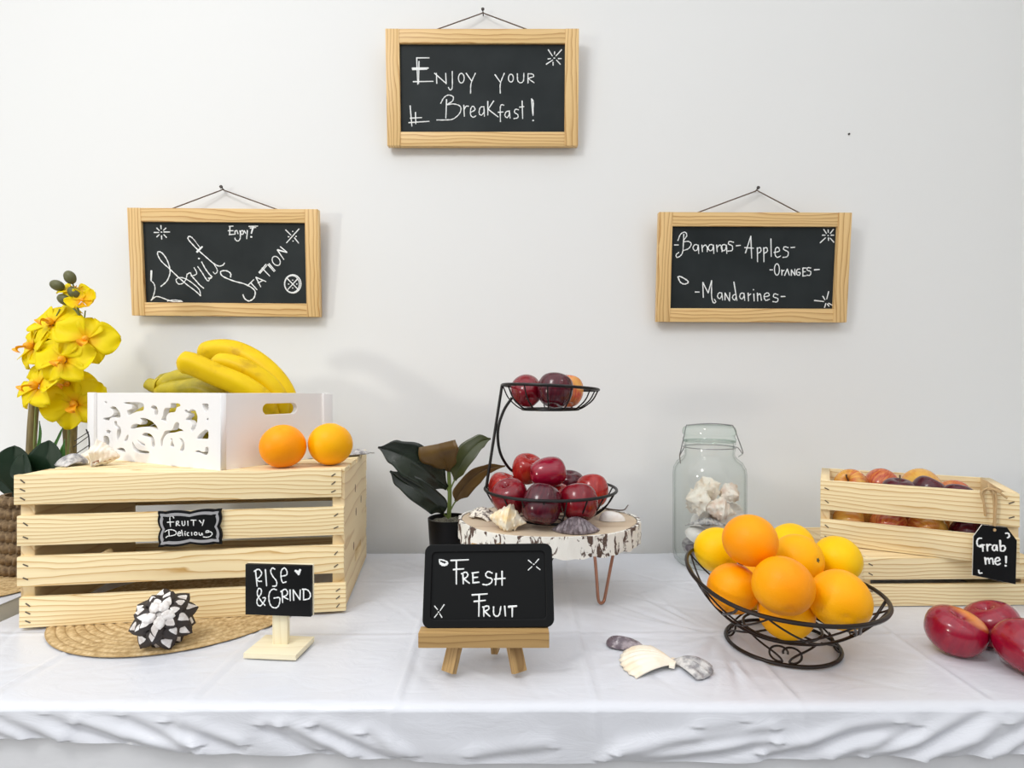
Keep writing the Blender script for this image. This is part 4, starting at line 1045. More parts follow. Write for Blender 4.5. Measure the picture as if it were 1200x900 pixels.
scallop('scallop_shell', on(563, 606, SZ1) + Vector((0.003, 0, 0.0012)), 0.046, 'shell_striped', 'brown and white striped shell at the left end of the log slice', R(-60), 13, 0.34, group='shells on the log slice')
b = MB(); b.tube(catmull([on(706, 597, SZ1) + Vector((0, 0, 0.003)), on(720, 600, SZ1) + Vector((0, 0, 0.004)), on(731, 600, SZ1) + Vector((0, 0, 0.004)), on(736, 597, SZ1) + Vector((0, 0, 0.008))], 6), [0.0016, 0.001], 7)
tag(wthing('twig', b, M['twig'], on(720, 600, SZ1)), 'thin curved dark twig on the log slice behind the white shell', 'twig')

# ------------------------------------------------------------------ two-tier wire fruit stand
fc = Vector((0.068, 0.985, SZ1 + 0.0015))
fs = thing('fruit_stand', 'black two tier wire fruit basket standing on the birch log slice', 'fruit basket', T(*fc))
def ring(b, c, r, wr, z=0.0, tilt=(0, 0), n=48):
    b.tube([(c[0] + r*math.cos(2*PI*k/n), c[1] + r*math.sin(2*PI*k/n), z + tilt[0]*math.cos(2*PI*k/n)*r + tilt[1]*math.sin(2*PI*k/n)*r) for k in range(n)], wr, 8, closed=True)
def wire_bowl(name, r0, z0, r1, z1, n, tilt=(0, 0)):
    b = MB(); ring(b, (0, 0), r1, 0.0026, z1, tilt); o = part(name, b, M['wire'], fs)
    b = MB(); ring(b, (0, 0), r0, 0.0022, z0); part('base_ring', b, M['wire'], o)
    for k in range(n):
        a = 2*PI*(k + 0.5)/n; ca, sa = math.cos(a), math.sin(a); zz = z1 + tilt[0]*ca*r1 + tilt[1]*sa*r1
        b = MB(); b.tube(catmull([(r1*ca, r1*sa, zz), ((r0*.35 + r1*.65)*1.03*ca, (r0*.35 + r1*.65)*1.03*sa, z0 + (zz - z0)*.48), ((r0*.75 + r1*.25)*1.02*ca, (r0*.75 + r1*.25)*1.02*sa, z0 + (zz - z0)*.13), (r0*ca, r0*sa, z0)], 5), 0.0013, 6)
        part('spoke', b, M['wire'], o)
    b = MB()
    for k in range(3): a = PI*k/3; b.tube([(-r0*math.cos(a), -r0*math.sin(a), z0), (r0*math.cos(a), r0*math.sin(a), z0)], 0.0012, 6)
    part('base_cross', b, M['wire'], o)
    return o
ZB = 0.0025
wire_bowl('lower_basket', 0.062, ZB, 0.116, 0.052, 20, (0.0, 0.0))
UZ0, UZ1 = 0.322 - fc.z, 0.3605 - fc.z
wire_bowl('upper_basket', 0.050, UZ0, 0.085, UZ1, 13, (-0.055, -0.03))
b = MB(); b.tube([(-0.114, 0.004, 0.052), (-0.0855, 0.002, UZ1 + 0.0055)], 0.0026, 8)
part('upright', b, M['wire'], fs)
inv = Wm(fs).inverted()
b = MB(); b.tube(catmull([inv @ at(600, 466, 0.985), inv @ at(590, 482, 0.985), inv @ at(583.5, 505, 0.985), inv @ at(586, 530, 0.995), inv @ at(596, 548, 1.01), inv @ at(608, 558, 1.03), inv @ at(618, 578, 1.04)], 6), 0.0026, 8)
part('curved_support', b, M['wire'], fs)
g = 'apples in the upper wire basket'
apple(T(0.0258, 0.98, 0.3535), 0.0275, 'red', 'red apple at the left of the upper wire basket, its tip showing', g, (R(-60), 0, R(10)), AMT, False)
apple(T(0.0735, 0.945, 0.3550), 0.0300, 'plum_red', 'dark plum red apple at the front of the upper wire basket', g, (R(-20), R(10), 0), None, False)
apple(T(0.1015, 1.008, 0.3535), 0.0288, 'two_tone', 'red and yellow apple at the right of the upper wire basket', g, (R(10), R(20), 2.0), None)
g = 'apples in the lower wire basket'
apple(T(0.0487, 0.905, 0.1705), 0.0320, 'plum_red', 'dark apple hanging lowest at the front of the lower wire basket', g, (R(160), R(10), 0), AMT, False)
apple(T(-0.003, 0.943, 0.1735), 0.0310, 'red', 'red apple at the left front of the lower wire basket', g, (R(25), R(-20), 0), None, False)
apple(T(0.1115, 0.925, 0.1675), 0.0318, 'red', 'deep red apple at the right front of the lower wire basket', g, (R(-20), R(25), 1), None, False)
apple(T(0.143, 0.99, 0.1755), 0.0295, 'bright_red', 'bright red apple at the far right of the lower wire basket', g, (R(10), R(30), 2), None, False)
apple(T(-0.016, 1.008, 0.1785), 0.0275, 'bright_red', 'bright red apple behind the left front one in the lower wire basket', g, (R(0), R(-20), 3), None, False)
apple(T(0.078, 0.975, 0.1650), 0.0265, 'bright_red', 'small red apple deep in the middle of the lower wire basket', g, (R(10), R(10), 4), None, False)
apple(T(0.108, 1.045, 0.1770), 0.0280, 'plum_red', 'dark plum apple at the back of the lower wire basket', g, (R(0), R(10), 5), None, False)
apple(T(0.028, 1.018, 0.2110), 0.0280, 'bright_red', 'lighter red apple on top of the heap in the lower basket, left and behind', g, (R(20), R(-10), 1), None, False)
apple(T(0.0615, 0.957, 0.2140), 0.0300, 'crimson', 'glossy dark crimson apple crowning the heap in the lower wire basket', g, (0, R(82), R(12)), None, False, (0.86, 0.92, 1.08))

# ------------------------------------------------------------------ rubber plant
rp = thing('potted_rubber_plant', 'dark leaved rubber plant in a black pot behind the black easel board', 'plant', T(-0.124, 1.10, 0))
b = MB().lathe([(0.0005, 0.0), (0.034, 0.0), (0.036, 0.002), (0.0425, 0.100), (0.0425, 0.1035), (0.0405, 0.1035), (0.0395, 0.094), (0.0005, 0.093)], 48); part('pot', b, M['pot'], rp)
b = MB(); rows = []
for f in (0.001, 0.3, 0.6, 0.85, 1.0):
    rows.append([Vector((0.0392*f*math.cos(2*PI*k/32), 0.0392*f*math.sin(2*PI*k/32), 0.0955 + 0.002*math.sin(k*2.1 + f*13))) for k in range(32)])
b.grid(rows, cv=True); part('soil', b, M['soil'], rp)
b = MB(); b.tube(catmull([at(526, 606, 1.10), at(527, 580, 1.10), at(526, 553, 1.10), at(527, 546, 1.10)], 5), [0.0046, 0.0034], 10); wpart('stem', b, M['green_stem'], rp)
def leaf(parent, spine, widths, m, nrm=(0, -1, 0.2), curl=0.25, name='leaf', twist=0.0, th=0.0010):
    P = catmull([at(*p) for p in spine], 8); N = len(P); b = MB(); rows = []
    nv = Vector(nrm)
    for i in range(N):
        t = i / (N - 1); tg = (P[min(i+1, N-1)] - P[max(i-1, 0)]).normalized()
        n_ = (nv - tg * nv.dot(tg)).normalized(); s = tg.cross(n_)
        if twist: q = Matrix.Rotation(twist * t, 3, tg); s = q @ s; n_ = q @ n_
        u = t * (len(widths) - 1); k = min(int(u), len(widths) - 2); f = u - k; f = f*f*(3 - 2*f)
        wv = (widths[k] * (1 - f) + widths[k+1] * f) / FPX * 1.1
        rows.append([P[i] + s * (wv * q) + n_ * (wv * curl * (abs(q) ** 1.6) - 0.0012 * math.exp(-(q / 0.08) ** 2)) for q in (-1, -.8, -.55, -.3, -.1, 0, .1, .3, .55, .8, 1)])
    b.grid(rows)
    o = wpart(name, b, M[m], parent)
    md = o.modifiers.new('thick', 'SOLIDIFY'); md.thickness = th
    return o
def petiole(parent, pts, r=0.0016): 
    b = MB(); b.tube(catmull([at(*p) for p in pts], 5), r, 7); wpart('leaf_stalk', b, M['green_stem'], parent)
leaf(rp, [(524, 572, 1.095), (505, 556, 1.075), (482, 540, 1.06), (462, 530, 1.05), (443, 524, 1.045)], [3, 19, 21, 14, 1], 'rubber', (0.25, -1, 0.35), 0.2)
leaf(rp, [(520, 603, 1.09), (512, 592, 1.07), (490, 575, 1.055), (470, 562, 1.05), (457, 552, 1.045)], [1, 12, 13, 9, 1], 'rubber', (-0.2, -1, 0.5), 0.2)
leaf(rp, [(526, 553, 1.095), (521, 541, 1.075), (515, 530, 1.06), (513, 520, 1.062)], [1.5, 14, 23, 21], 'rubber_brown', (0, -1, -0.3), 0.22)
leaf(rp, [(533, 563, 1.095), (537, 549, 1.09), (548, 531, 1.09), (562, 518, 1.095), (575, 514, 1.10)], [2, 11, 13, 9, 1], 'rubber_green', (-0.5, -1, 0.2), 0.22)
leaf(rp, [(534, 587, 1.095), (540, 576, 1.09), (555, 559, 1.09), (572, 549, 1.095), (592, 546, 1.10)], [2, 11, 11, 6, 1], 'rubber_brown', (0.5, -1, -0.2), 0.2)
petiole(rp, [(525, 575, 1.10), (520, 565, 1.097), (517, 562, 1.094)])
petiole(rp, [(527, 600, 1.10), (531, 592, 1.098), (535, 586, 1.095)])
petiole(rp, [(526, 608, 1.098), (522, 604, 1.094), (520, 602, 1.09)])
petiole(rp, [(527, 575, 1.10), (531, 566, 1.097), (533, 562, 1.095)])

# ------------------------------------------------------------------ orchid
od = thing('potted_orchid', 'yellow orchid in a rope wrapped pot at the left edge behind the crate', 'plant', T(-0.944, 1.10, 0.0028))
prof = []; rows = []
for i in range(91):
    z = 0.15 * i / 90; row = []
    for k in range(120):
        a = 2*PI*k/120; ph = (z / 0.15 * 7)
        rr = 0.052 + 0.0065 * abs(math.sin(PI * ph)) + 0.0028 * math.sin(a * 26 + 2.6 * math.sin(PI * ph) * (1 if int(ph) % 2 else -1) + PI * (int(ph) % 2))
        row.append(Vector((rr*math.cos(a), rr*math.sin(a), z)))
    rows.append(row)
rows = [[Vector((0.0005*math.cos(2*PI*k/120), 0.0005*math.sin(2*PI*k/120), 0)) for k in range(120)]] + rows + [[Vector((q*math.cos(2*PI*k/120), q*math.sin(2*PI*k/120), zz)) for k in range(120)] for q, zz in ((0.046, 0.15), (0.045, 0.142), (0.0005, 0.142))]
b = MB(); b.grid(rows, cv=True); part('rope_pot', b, M['rope'], od)
for pts, r, m_ in (([(41, 465, 1.10), (38, 500, 1.10), (36, 545, 1.10), (37, 590, 1.10)], 0.0085, 'bamboo'), ([(76, 380, 1.14), (77, 440, 1.14), (78, 500, 1.14), (79, 550, 1.135), (74, 590, 1.125)], 0.0068, 'bamboo'), ([(93, 450, 1.15), (88, 480, 1.15), (85, 510, 1.145), (84, 550, 1.135), (76, 590, 1.12)], 0.0075, 'bamboo')):
    P = catmull([at(*p) for p in pts], 8); b = MB(); N = len(P)
    b.tube(P, [r * (1 + 0.22 * math.exp(-((i / N * 5 % 1 - 0.5) / 0.06) ** 2)) for i in range(N)], 12); wpart('stake', b, M[m_], od)
for pts in ([(38, 575, 1.10), (42, 480, 1.095), (46, 430, 1.09), (60, 385, 1.085), (70, 362, 1.085)], [(78, 575, 1.11), (82, 480, 1.12), (89, 420, 1.10), (97, 385, 1.08), (100, 364, 1.085)], [(95, 385, 1.08), (93, 370, 1.08), (82, 357, 1.08), (76, 351, 1.08)], [(93, 372, 1.08), (90, 355, 1.08), (86, 335, 1.08), (82, 325, 1.08)]):
    b = MB(); b.tube(catmull([at(*p) for p in pts], 8), [0.0022, 0.0012], 7); wpart('flower_stalk', b, M['stalk'], od)
for px, py, rot in ((82, 325, 20), (67, 334.5, 65), (87, 343, 40), (75.5, 351, 60)):
    b = MB(); b.sphere((0, 0, 0), 0.0125, (0.82, 0.82, 1.08), 10, 14); b.xf(Matrix.Translation(at(px, py, 1.075)) @ Matrix.Rotation(R(-rot), 4, 'Y')); wpart('bud', b, M['bud'], od)
def petal_bm(L, Wd, cup, wav, seed):
    b = MB(); rows = []
    for i in range(13):
        t = i / 12; wv = Wd * (math.sin(PI * (t * 0.90 + 0.08)) ** 0.65) * (0.35 + 0.65 * min(1, t * 2.2))
        rows.append([Vector((q * wv, L * t + 0.003, cup * (t - 0.35) ** 2 * L * 3 + 0.18 * wv * q * q + wav * math.sin(q * 4 + t * 5 + seed) * t)) for q in (-1, -.75, -.5, -.25, 0, .25, .5, .75, 1)])
    b.grid(rows); return b
def flower(px, py, d, size, yaw, pitch, roll, seed, cup=-0.10):
    c = at(px, py, d)
    b = MB()
    b.sphere((0, 0, 0.004), 0.0065 * size, (0.8, 1.0, 1.2), 8, 10)
    rws = []
    for i in range(8):
        t = i / 7; w_ = 0.008 * size * math.sin(PI * (0.2 + 0.7 * t))
        rws.append([Vector((q * w_, -0.003 - 0.013 * size * t, 0.004 + 0.013 * size * math.sin(PI * t * 0.8) + 0.006 * size * q * q)) for q in (-1, -.5, 0, .5, 1)])
    b.grid(rws)
    M0 = Euler((R(90 + pitch), 0, R(yaw)), 'XYZ').to_matrix().to_4x4() @ Matrix.Rotation(R(roll), 4, 'Z')
    e = M0.to_euler()
    f = part('flower', b, M['lip'], od, c - od.location, e)
    for k, (a, L, Wd) in enumerate(((0, 0.040, 0.020), (68, 0.047, 0.030), (-68, 0.047, 0.030), (140, 0.040, 0.020), (-140, 0.040, 0.020))):
        pb = petal_bm(L * size, Wd * size, cup * (1 if k in (1, 2) else 1.6), 0.0035 * size, seed + k)
        pb.xf(Matrix.Rotation(R(a), 4, 'Z') @ Matrix.Translation((0, 0, -0.001 * (k + 1))))
        p_ = part('petal', pb, M['petal'], f)
        md = p_.modifiers.new('thick', 'SOLIDIFY'); md.thickness = 0.0007
for i, a in enumerate([(60, 378, 1.075, 1.08, -12, -32, 8, 1), (100, 398, 1.065, 1.12, 30, -10, -15, 2), (36, 406, 1.075, 1.10, -32, -14, 12, 3), (74, 422, 1.05, 1.10, 8, -14, 0, 4), (42, 452, 1.055, 1.15, -22, -22, 6, 5), (87, 474, 1.09, 1.20, 18, -6, 20, 6), (80, 452, 1.10, 0.95, 14, -30, -10, 8), (62, 402, 1.09, 1.0, 0, 6, 30, 9)]):
    flower(*a)
flower(88, 340, 1.085, 0.62, 25, -50, 10, 7, -0.3); flower(97, 353, 1.07, 0.52, 10, -35, 40, 11, 0.35)
for sp, wd, nr in (([(30, 585, 1.08), (22, 560, 1.06), (17, 540, 1.05), (17, 522, 1.05)], 22, (0.2, -1, 0.3)), ([(36, 592, 1.05), (34, 570, 1.03), (29, 550, 1.02), (29, 531, 1.02)], 19, (-.3, -1, .3)), ([(40, 592, 1.06), (47, 570, 1.04), (53, 545, 1.03), (57, 516, 1.035)], 25, (0.1, -1, .35)), ([(25, 590, 1.1), (5, 560, 1.1), (-12, 545, 1.09), (-30, 540, 1.08)], 18, (.2, -1, .6))):
    leaf(od, sp, [max(0.4, wd * (math.sin(PI * (0.12 + 0.88 * k / 24)) ** 0.6 if k < 24 else 0)) * (0.35 + 0.65 * min(1, k / 13)) for k in range(25)], 'orchid_leaf', nr, 0.18, th=0.0016)
for sp, wd in (([(37, 590, 1.10), (36, 540, 1.10), (34, 510, 1.10), (33, 498, 1.10)], [3, 2.5, 1.4, .3]), ([(40, 590, 1.09), (43, 540, 1.09), (47, 510, 1.09), (46, 493, 1.09)], [3, 2.5, 1.6, .3]), ([(72, 592, 1.07), (69, 555, 1.06), (72, 535, 1.06), (76, 515, 1.06)], [5, 5, 4, .5]), ([(66, 592, 1.06), (66, 560, 1.05), (69, 540, 1.05), (74, 523, 1.05)], [4, 4, 3, .4]), ([(56, 570, 1.10), (62, 530, 1.10), (70, 510, 1.10), (74, 500, 1.10)], [2, 2, 1.5, .3])):
    leaf(od, sp, wd, 'blade', (0.1, -1, 0.1), 0.15, name='grass_blade', th=0.0006)
wr = thing('wire_rack', 'small black wire rack showing between the orchid stakes and the white box', 'rack', on(98, 541, BZ))
b = MB(); b.tube(catmull([at(101, 503, 0.985), at(104, 512, 0.985), at(104, 528, 0.985), at(98, 535, 0.985), at(88, 538.5, 0.985)], 6), 0.0012, 7); wpart('frame', b, M['wire'], wr)
for y0, y1, x0 in ((517, 506, 87), (524, 511, 86), (534, 522, 86)):
    b = MB(); b.tube([at(x0, y0, 0.985), at(104, y1, 0.985)], 0.0008, 6); wpart('bar', b, M['wire'], wr)

# ------------------------------------------------------------------ glass jar with shells
JC = Vector((0.4052, 1.140, 0)); jar = thing('glass_jar', 'tall clip top glass jar of seashells behind the bowl of oranges', 'jar', T(JC.x, JC.y, 0.0))
outer = [(0.0005, 0.004), (0.03, 0.003), (0.050, 0.0), (0.062, 0.002), (0.0695, 0.010), (0.0718, 0.024), (0.0720, 0.185), (0.0705, 0.197), (0.064, 0.209), (0.054, 0.217), (0.0495, 0.223), (0.0490, 0.230), (0.0505, 0.232), (0.0505, 0.236), (0.0485, 0.238), (0.0485, 0.243), (0.051, 0.246), (0.051, 0.250)]
inner = [(0.0475, 0.250), (0.0465, 0.223), (0.052, 0.213), (0.062, 0.205), (0.0675, 0.195), (0.0690, 0.184), (0.0688, 0.026), (0.066, 0.014), (0.055, 0.009), (0.0005, 0.009)]
part('jar_body', MB().lathe(outer + inner, 64), M['glass'], jar)
part('lid', MB().lathe([(0.0005, 0.2525), (0.046, 0.2525), (0.0515, 0.253), (0.0525, 0.257), (0.050, 0.260), (0.0495, 0.264), (0.0525, 0.267), (0.0525, 0.274), (0.050, 0.280), (0.042, 0.2835), (0.020, 0.285), (0.0005, 0.285)], 64), M['lid_glass'], jar)
part('seal', MB().lathe([(0.044, 0.2505), (0.0515, 0.2505), (0.0525, 0.2515), (0.0515, 0.2525), (0.044, 0.2525), (0.044, 0.2505)], 48), M['lid_glass'], jar)
b = MB()
ring(b, (0, 0), 0.0512, 0.0009, 0.2395)
b.tube(catmull([(-0.060, -0.004, 0.206), (-0.0625, -0.006, 0.222), (-0.060, -0.006, 0.234), (-0.053, -0.004, 0.262), (-0.047, 0, 0.283), (-0.042, 0, 0.2845), (0, -0.002, 0.2875), (0.042, 0, 0.2845), (0.050, 0, 0.281), (0.056, -0.004, 0.262), (0.0655, -0.006, 0.234), (0.066, -0.006, 0.226), (0.058, -0.005, 0.220)], 5), 0.0011, 7)
b.tube(catmull([(-0.0625, -0.006, 0.222), (-0.055, -0.006, 0.236), (-0.0505, -0.004, 0.240)], 5), 0.001, 7)
b.tube(catmull([(0.066, -0.006, 0.226), (0.057, -0.006, 0.238), (0.0505, -0.004, 0.240)], 5), 0.001, 7)
part('clasp_wire', b, M['steel'], jar)
g = 'shells in the glass jar'
jz = lambda x, y, z: T(JC.x + x, JC.y + y, z)
conch(jz(-0.026, -0.013, 0.128), 0.073, 'conch', 'knobbly cream conch at the left of the heap in the jar', (0.5, R(16), R(28)), 4, 9, g, False)
conch(jz(0.008, -0.034, 0.117), 0.066, 'conch_pink', 'knobbly conch at the front middle of the heap in the jar', (1.5, R(-12), R(170)), 6, 10, g, False)
conch(jz(0.000, 0.016, 0.152), 0.064, 'conch', 'topmost cream conch in the middle of the heap in the jar', (2.4, R(0), R(60)), 8, 9, g, False)
conch(jz(0.041, 0.002, 0.141), 0.058, 'conch_pink', 'spiky white conch at the right of the heap in the jar', (0.9, R(5), R(110)), 9, 10, g, False)
scallop('scallop_shell', jz(0.026, -0.022, 0.108), 0.052, 'shell_white', 'smooth white fan shell standing upright at the right in the jar', R(190), 12, 0.25, (R(75), 0), 0.006, group=g)
scallop('scallop_shell', jz(-0.016, -0.034, 0.086), 0.050, 'shell_grey', 'grey ribbed shell against the front glass of the jar', R(170), 12, 0.30, (R(18), 0), 0.03, group=g)
clam(jz(-0.036, -0.026, 0.064), 0.054, 'shell_white', 'pale clam shell low at the left in the jar', R(30), 0.7, 0.35, (R(40), 0), group=g)
clam(jz(-0.030, -0.014, 0.026), 0.056, 'mussel', 'dark mussel shell near the bottom left of the jar', R(-40), 0.45, 0.25, (R(30), R(25)), group=g)
clam(jz(0.012, 0.0, 0.0105), 0.075, 'shell_grey', 'grey clam shell on the floor of the jar', R(10), 0.7, 0.3, group=g)
clam(jz(0.012, 0.006, 0.038), 0.080, 'shell_cream', 'cream clam shell low in the middle of the jar', R(60), 0.75, 0.4, group=g)
clam(jz(0.004, 0.020, 0.072), 0.078, 'shell_white', 'broad white clam shell at the back of the jar', R(-20), 0.8, 0.4, group=g)
clam(jz(-0.046, -0.008, 0.040), 0.040, 'shell_grey', 'small grey shell at the left glass, low in the jar', R(80), 0.6, 0.3, (R(10), R(60)), group=g)

# ------------------------------------------------------------------ wire bowl of oranges
OC = Vector((0.378, 0.778, 0)); ob = thing('wire_fruit_bowl', 'round bronze wire bowl on a scrolled foot, heaped with oranges', 'fruit bowl', T(OC.x, OC.y, 0))
RR, RZ, BR0, BZ0 = 0.127, 0.081, 0.050, 0.0245
def rim_z(a): return RZ + (-0.030 * math.cos(a) + 0.030 * math.sin(a)) * RR + 0.022 * max(0, math.cos(a - 2.55)) ** 2
b = MB(); b.tube([(RR * math.cos(2*PI*k/72), RR * math.sin(2*PI*k/72), rim_z(2*PI*k/72)) for k in range(72)], 0.0029, 8, closed=True); part('rim', b, M['bronze'], ob)
b = MB(); ring(b, (0, 0), BR0, 0.0018, BZ0, n=48); part('basket_ring', b, M['bronze'], ob)
b = MB(); ring(b, (0, 0), 0.073, 0.0026, 0.0028, n=56); part('foot_ring', b, M['bronze'], ob)
def bowl_pt(a, h):                                        # h: 0 at the basket ring, 1 at the rim
    r = BR0 + (RR - BR0) * (h ** 0.72); zr = rim_z(a)
    return Vector((r*math.cos(a), r*math.sin(a), BZ0 + (zr - BZ0) * (h ** 1.25)))
for k in range(8):
    a0 = 2*PI*k/8 + 0.2; b = MB(); b.tube([bowl_pt(a0 + R(92) * i / 30, 0.99 - 0.70 * abs(math.sin(PI * i / 30)) ** 0.9) for i in range(31)], 0.0013, 7); part('scroll_wire', b, M['bronze'], ob)
for k in range(3):
    a0 = 2*PI*k/3 + 2.9; b = MB(); b.tube([bowl_pt(a0 + R(175) * i / 40, 0.98 - 0.90 * abs(math.sin(PI * i / 40)) ** 0.7) for i in range(41)], 0.0019, 7); part('sweep_wire', b, M['bronze'], ob)
b = MB()
for k in range(2): a = PI*k/2 + .4; b.tube([(-BR0*math.cos(a), -BR0*math.sin(a), BZ0), (0, 0, BZ0 - 0.002), (BR0*math.cos(a), BR0*math.sin(a), BZ0)], 0.0015, 7)
part('base_cross', b, M['bronze'], ob)
for k in range(4):
    a0 = 2*PI*k/4 - 1.95
    for s in (-1, 1):
        pts = []
        for i in range(34):
            t = i / 33
            if t < 0.62:
                q = t / 0.62; ang = a0 + s * (0.62 - 0.50 * q ** 1.0) ; h = 0.0035 + 0.0190 * (1 - q) + 0.000
                ang = a0 + s * (0.72 - 0.66 * math.sin(q * PI / 2)); h = 0.024 - 0.0195 * q
                pts.append((ang, h))
            else:
                q = (t - 0.62) / 0.38; th = -PI / 2 + q * PI * 1.55; rad = 0.0100 * (1 - 0.5 * q)
                pts.append((a0 + s * (0.06 + (rad * math.cos(th) + 0.001) / 0.068 * 1.7), 0.0140 + rad * math.sin(th)))
        b = MB(); b.tube(catmull([((0.072 - 0.55 * z) * math.cos(a), (0.072 - 0.55 * z) * math.sin(a), z) for a, z in pts], 2), 0.0014, 7); part('foot_scroll', b, M['bronze'], ob)
g = 'oranges in the wire bowl'
for (x, y, z), r, m_, lb, rot in (
    ((0.363, 0.735, 0.0605), 0.0350, 'golden', 'orange lowest in the wire bowl, seen through the front wires', (1, 0, 0)),
    ((0.336, 0.688, 0.1125), 0.0362, 'orange', 'large orange at the front middle of the wire bowl', (2.2, .3, 0)),
    ((0.303, 0.760, 0.0835), 0.0345, 'orange', 'orange at the left front of the wire bowl, below the topmost one', (2.5, 0, 1)),
    ((0.4135, 0.700, 0.0905), 0.0368, 'golden', 'large golden orange at the right front of the wire bowl', (2.0, .8, 0)),
    ((0.452, 0.766, 0.0740), 0.0335, 'orange', 'orange low at the right of the wire bowl, mostly hidden behind the large golden one', (2.0, 0, 2)),
    ((0.322, 0.750, 0.1520), 0.0352, 'orange', 'bright orange topmost in the wire bowl, in front of the glass jar', (2.6, 0, 3)),
    ((0.314, 0.850, 0.1110), 0.0340, 'yellow', 'yellow orange at the left end of the wire bowl, against the jar', (2.0, -.5, 0)),
    ((0.363, 0.838, 0.0580), 0.0330, 'golden', 'golden orange deep in the wire bowl under the back of the heap', (2.0, -.5, 1)),
    ((0.407, 0.790, 0.1150), 0.0345, 'golden', 'golden orange in the middle of the heap, with a dark stem scar facing out', (R(78), R(14), R(22))),
    ((0.437, 0.868, 0.1120), 0.0345, 'yellow', 'yellow orange at the back of the heap, behind the one with the stem scar', (2.0, .5, 2)),
    ((0.480, 0.818, 0.1060), 0.0335, 'yellow', 'yellow orange at the right end of the heap, nearest the wooden crates', (2.0, .1, 4))):
    orange(T(x, y, z), r, m_, lb, g, rot, 'scar' in lb and 'behind' not in lb)

# ------------------------------------------------------------------ right crates
def small_crate(name_label, org, ang, Wd, Dp, Hh, heights, gaps, top_closed=False, m='pine'):
    t = thing('wooden_crate', name_label, 'crate', org, (0, 0, ang), 'pine crates')
    z = 0.0; th = 0.008
    for k, h in enumerate(heights):
        st = [(s * (Wd / 2 - 0.010), q) for s in (-1, 1) for q in (-h * 0.22, h * 0.22)]
        slat(t, 'front_slat', (Wd / 2, th / 2, z + h / 2), (Wd, th, h), st=st)
        slat(t, 'back_slat', (Wd / 2, Dp - th / 2, z + h / 2), (Wd, th, h))
        z += h + (gaps[k] if k < len(gaps) else 0)
    for x in (0.0075, Wd - 0.0075):
        end_panel(t, x, th, Dp - th, Hh - 0.0006, 0.015, (0, Hh * 0.18), (0.035, 0, 0.009))
    zz = Hh - 0.0035 if top_closed else 0.004
    part('bottom_board', MB().box((0, 0, 0), (Wd - 0.031, Dp - 2 * th - 0.001, 0.006), bev=0.0005), M['pine_end'], t, (Wd / 2, Dp / 2, zz))
    return t
LZ = 0.079
small_crate('low upturned pine crate beneath the crate of apples at right', T(0.579, 0.911, 0), R(1.5), 0.285, 0.21, LZ, [0.0355, 0.0355], [0.0080], True)
UA = R(-29.8)
UO = T(0.556, 1.000, LZ + 0.0006)
uc = small_crate('small pine crate full of apples at right, turned askew on the low crate', UO, UA, 0.272, 0.187, 0.114, [0.0445, 0.0525], [0.0170])
uu = Vector((math.cos(UA), math.sin(UA), 0)); vv = Vector((-math.sin(UA), math.cos(UA), 0))
def crate_pt(px, v, z):
    k = (px - 600) / FPX; P = UO + vv * v          # P.x + uu.x*u = k*(P.y + uu.y*u)
    u = (k * P.y - P.x) / (uu.x - k * uu.y); q = P + uu * u; q.z = TZ + z; return q
g = 'apples in the small crate'
LOW = LZ + 0.0076
for px, v, r, m_, lb, rot in (
    (995, 0.044, 0.0280, 'gala', 'yellowish striped apple seen through the slat gap, nearest the left end of the crate', (R(80), 0, 1)),
    (1040, 0.044, 0.0290, 'gala_red', 'orange red striped apple seen through the slat gap, second from the left', (R(70), R(20), 2)),
    (1087, 0.044, 0.0290, 'gala', 'orange yellow striped apple seen through the slat gap, left of the dark red one', (R(90), R(10), 3)),
    (1137, 0.046, 0.0285, 'plum_red', 'dark red apple seen through the slat gap beside the hanging tag', (R(60), R(10), 0)),
    (1003, 0.120, 0.0285, 'gala', 'striped apple in the bottom layer at the back left of the small crate', (0, 0, 4)),
    (1045, 0.122, 0.0285, 'gala_red', 'red striped apple in the bottom layer at the back of the small crate', (0, 0, 5)),
    (1090, 0.124, 0.0285, 'gala', 'striped apple in the bottom layer at the back right of the small crate', (0, 0, 6))):
    apple(crate_pt(px, v, LOW + r * 0.95), r, m_, lb, g, rot, None, False)
for px, v, z, r, m_, lb, rot, st_ in (
    (998, 0.098, 0.1745, 0.0285, 'gala', 'orange yellow apple on top of the crate heap, at its left end', (R(30), R(-50), 0), True),
    (1031.5, 0.128, 0.1755, 0.0285, 'gala_red', 'striped apple on top of the crate heap, second from the left', (R(60), 0, 2), False),
    (1053, 0.050, 0.1725, 0.0275, 'plum_red', 'dark red apple with a stem on top of the crate heap, in the middle', (R(5), R(-8), 1), True),
    (1080, 0.130, 0.1775, 0.0305, 'gala', 'large peach coloured apple on top of the crate heap, at the back', (R(70), 0, 3), False),
    (1087, 0.080, 0.1745, 0.0270, 'plum_red', 'dark maroon apple on top of the crate heap, in front of the peach coloured one', (R(30), R(10), 1), False),
    (1118, 0.100, 0.1680, 0.0260, 'gala_red', 'red striped apple low behind the maroon ones in the crate heap', (R(30), R(10), 5), False),
    (1122, 0.044, 0.1690, 0.0265, 'plum_red', 'dark apple just showing over the crate rim, left of the twine', (R(30), R(10), 2), False)):
    apple(crate_pt(px, v, z), r, m_, lb, g, rot, None, st_)

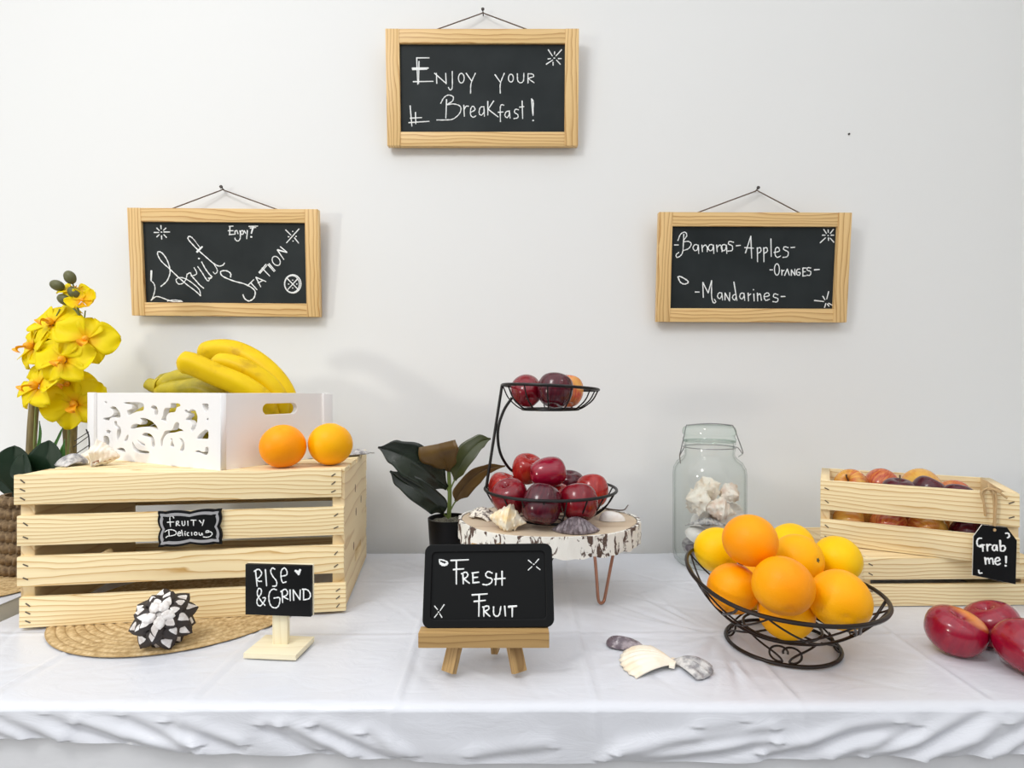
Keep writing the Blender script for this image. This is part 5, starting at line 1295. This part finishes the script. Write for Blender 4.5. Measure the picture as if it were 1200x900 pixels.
# hanging tag with twine
fn = -vv
def tagp(px, py, off=0.012): return hit(px, py, UO + fn * off, fn)
tc_ = tagp(1166, 650)
tg = thing('hanging_tag', 'black wooden gift tag hung by twine on the small crate, reading Grab me!', 'tag', tc_, (0, 0, UA))
Wt = Wm(tg); iv = Wt.inverted()
def tl2(px, py): q = iv @ tagp(px, py); return (q.x, q.z)
out_ = [tl2(*p) for p in ((1151.5, 615.5), (1141.6, 629), (1140.4, 674), (1190, 684.5), (1191.4, 633.5), (1180, 618.5))]
hc = tl2(1165.5, 620.5)
hole = [(hc[0] + 0.0022*math.cos(2*PI*k/14), hc[1] + 0.0022*math.sin(2*PI*k/14)) for k in range(14)]
plate('tag_board', out_, [hole], 0.0030, M['black_paint'], tg, (0, 0.0015, 0), (R(90), 0, 0), 0.0003)
plate('tag_backing', [(x * 1.012 - 0.0002, y * 1.008 - 0.0005) for x, y in out_], [hole], 0.0026, M['white_edge'], tg, (0, 0.0044, 0), (R(90), 0, 0), 0.0003)
GR = [[(258,455),(236,457),(224,480),(230,510),(255,520),(266,502),(269,553)],[(246,510),(280,505)],[(300,500),(303,550)],[(303,520),(318,502),(330,505)],[(372,510),(350,508),(340,530),(352,548),(368,535),(372,505),(378,548)],[(398,470),(402,550)],[(402,520),(425,510),(437,530),(425,550),(402,550)],[(285,600),(290,650)],[(290,620),(305,605),(315,620),(317,645)],[(317,615),(335,605),(343,620),(347,650)],[(360,630),(395,620),(385,600),(365,610),(362,640),(380,655),(400,645)],[(443,590),(443,640)],(dot(440,662,3),1.2),[(440,418),(460,418),(468,440),(455,452)],[(237,695),(242,718),(262,716)]]
chalk(tg, -0.0001, (1110, 560), 6.43, GR, 12)
def z8(x, y, off): return tagp(1110 + x / 6.43, 560 + y / 6.43, off)
b = MB()
for pts in ([(358, 395, .010), (362, 300, .011), (370, 150, .008), (355, 95, .007), (320, 78, .007), (280, 88, .008), (255, 110, .009), (268, 160, .009), (285, 220, .009), (290, 290, .008)],
            [(352, 392, .009), (355, 280, .009), (350, 150, .006), (325, 95, .006), (290, 95, .006), (272, 130, .007), (278, 200, .007), (286, 285, .006)],
            [(300, 92, .008), (345, 88, .009), (400, 115, .010), (425, 135, .010), (452, 155, .010)], [(330, 82, .007), (370, 90, .008), (410, 105, .008)],
            [(315, 80, .006), (312, 62, .002), (310, 50, -.004), (312, 48, -.012)], [(352, 392, .009), (357, 398, .014), (362, 390, .011)]):
    b.tube(catmull([z8(*p) for p in pts], 6), 0.0016, 7)
wpart('twine', b, M['twine'], tg)

# ------------------------------------------------------------------ three loose apples at the right
g = 'red apples on the cloth'
apple(T(0.5990, 0.750, 0.0290), 0.0345, 'crimson_patch', 'shiny red apple with an orange patch lying on the cloth, leftmost of the loose three', g, (R(16), R(6), 0.0), None, False, (1.0, 1.0, 0.86))
apple(T(0.6690, 0.772, 0.0290), 0.0335, 'crimson', 'shiny red apple lying on the cloth, behind the other two loose ones', g, (R(-20), R(-8), 1), None, False, (1.0, 1.0, 0.88))
apple(T(0.6500, 0.697, 0.0310), 0.0345, 'crimson', 'shiny red apple lying on the cloth at the right edge, nearest the front', g, (R(-75), R(20), 0), None, False, (1.0, 0.92, 1.0))
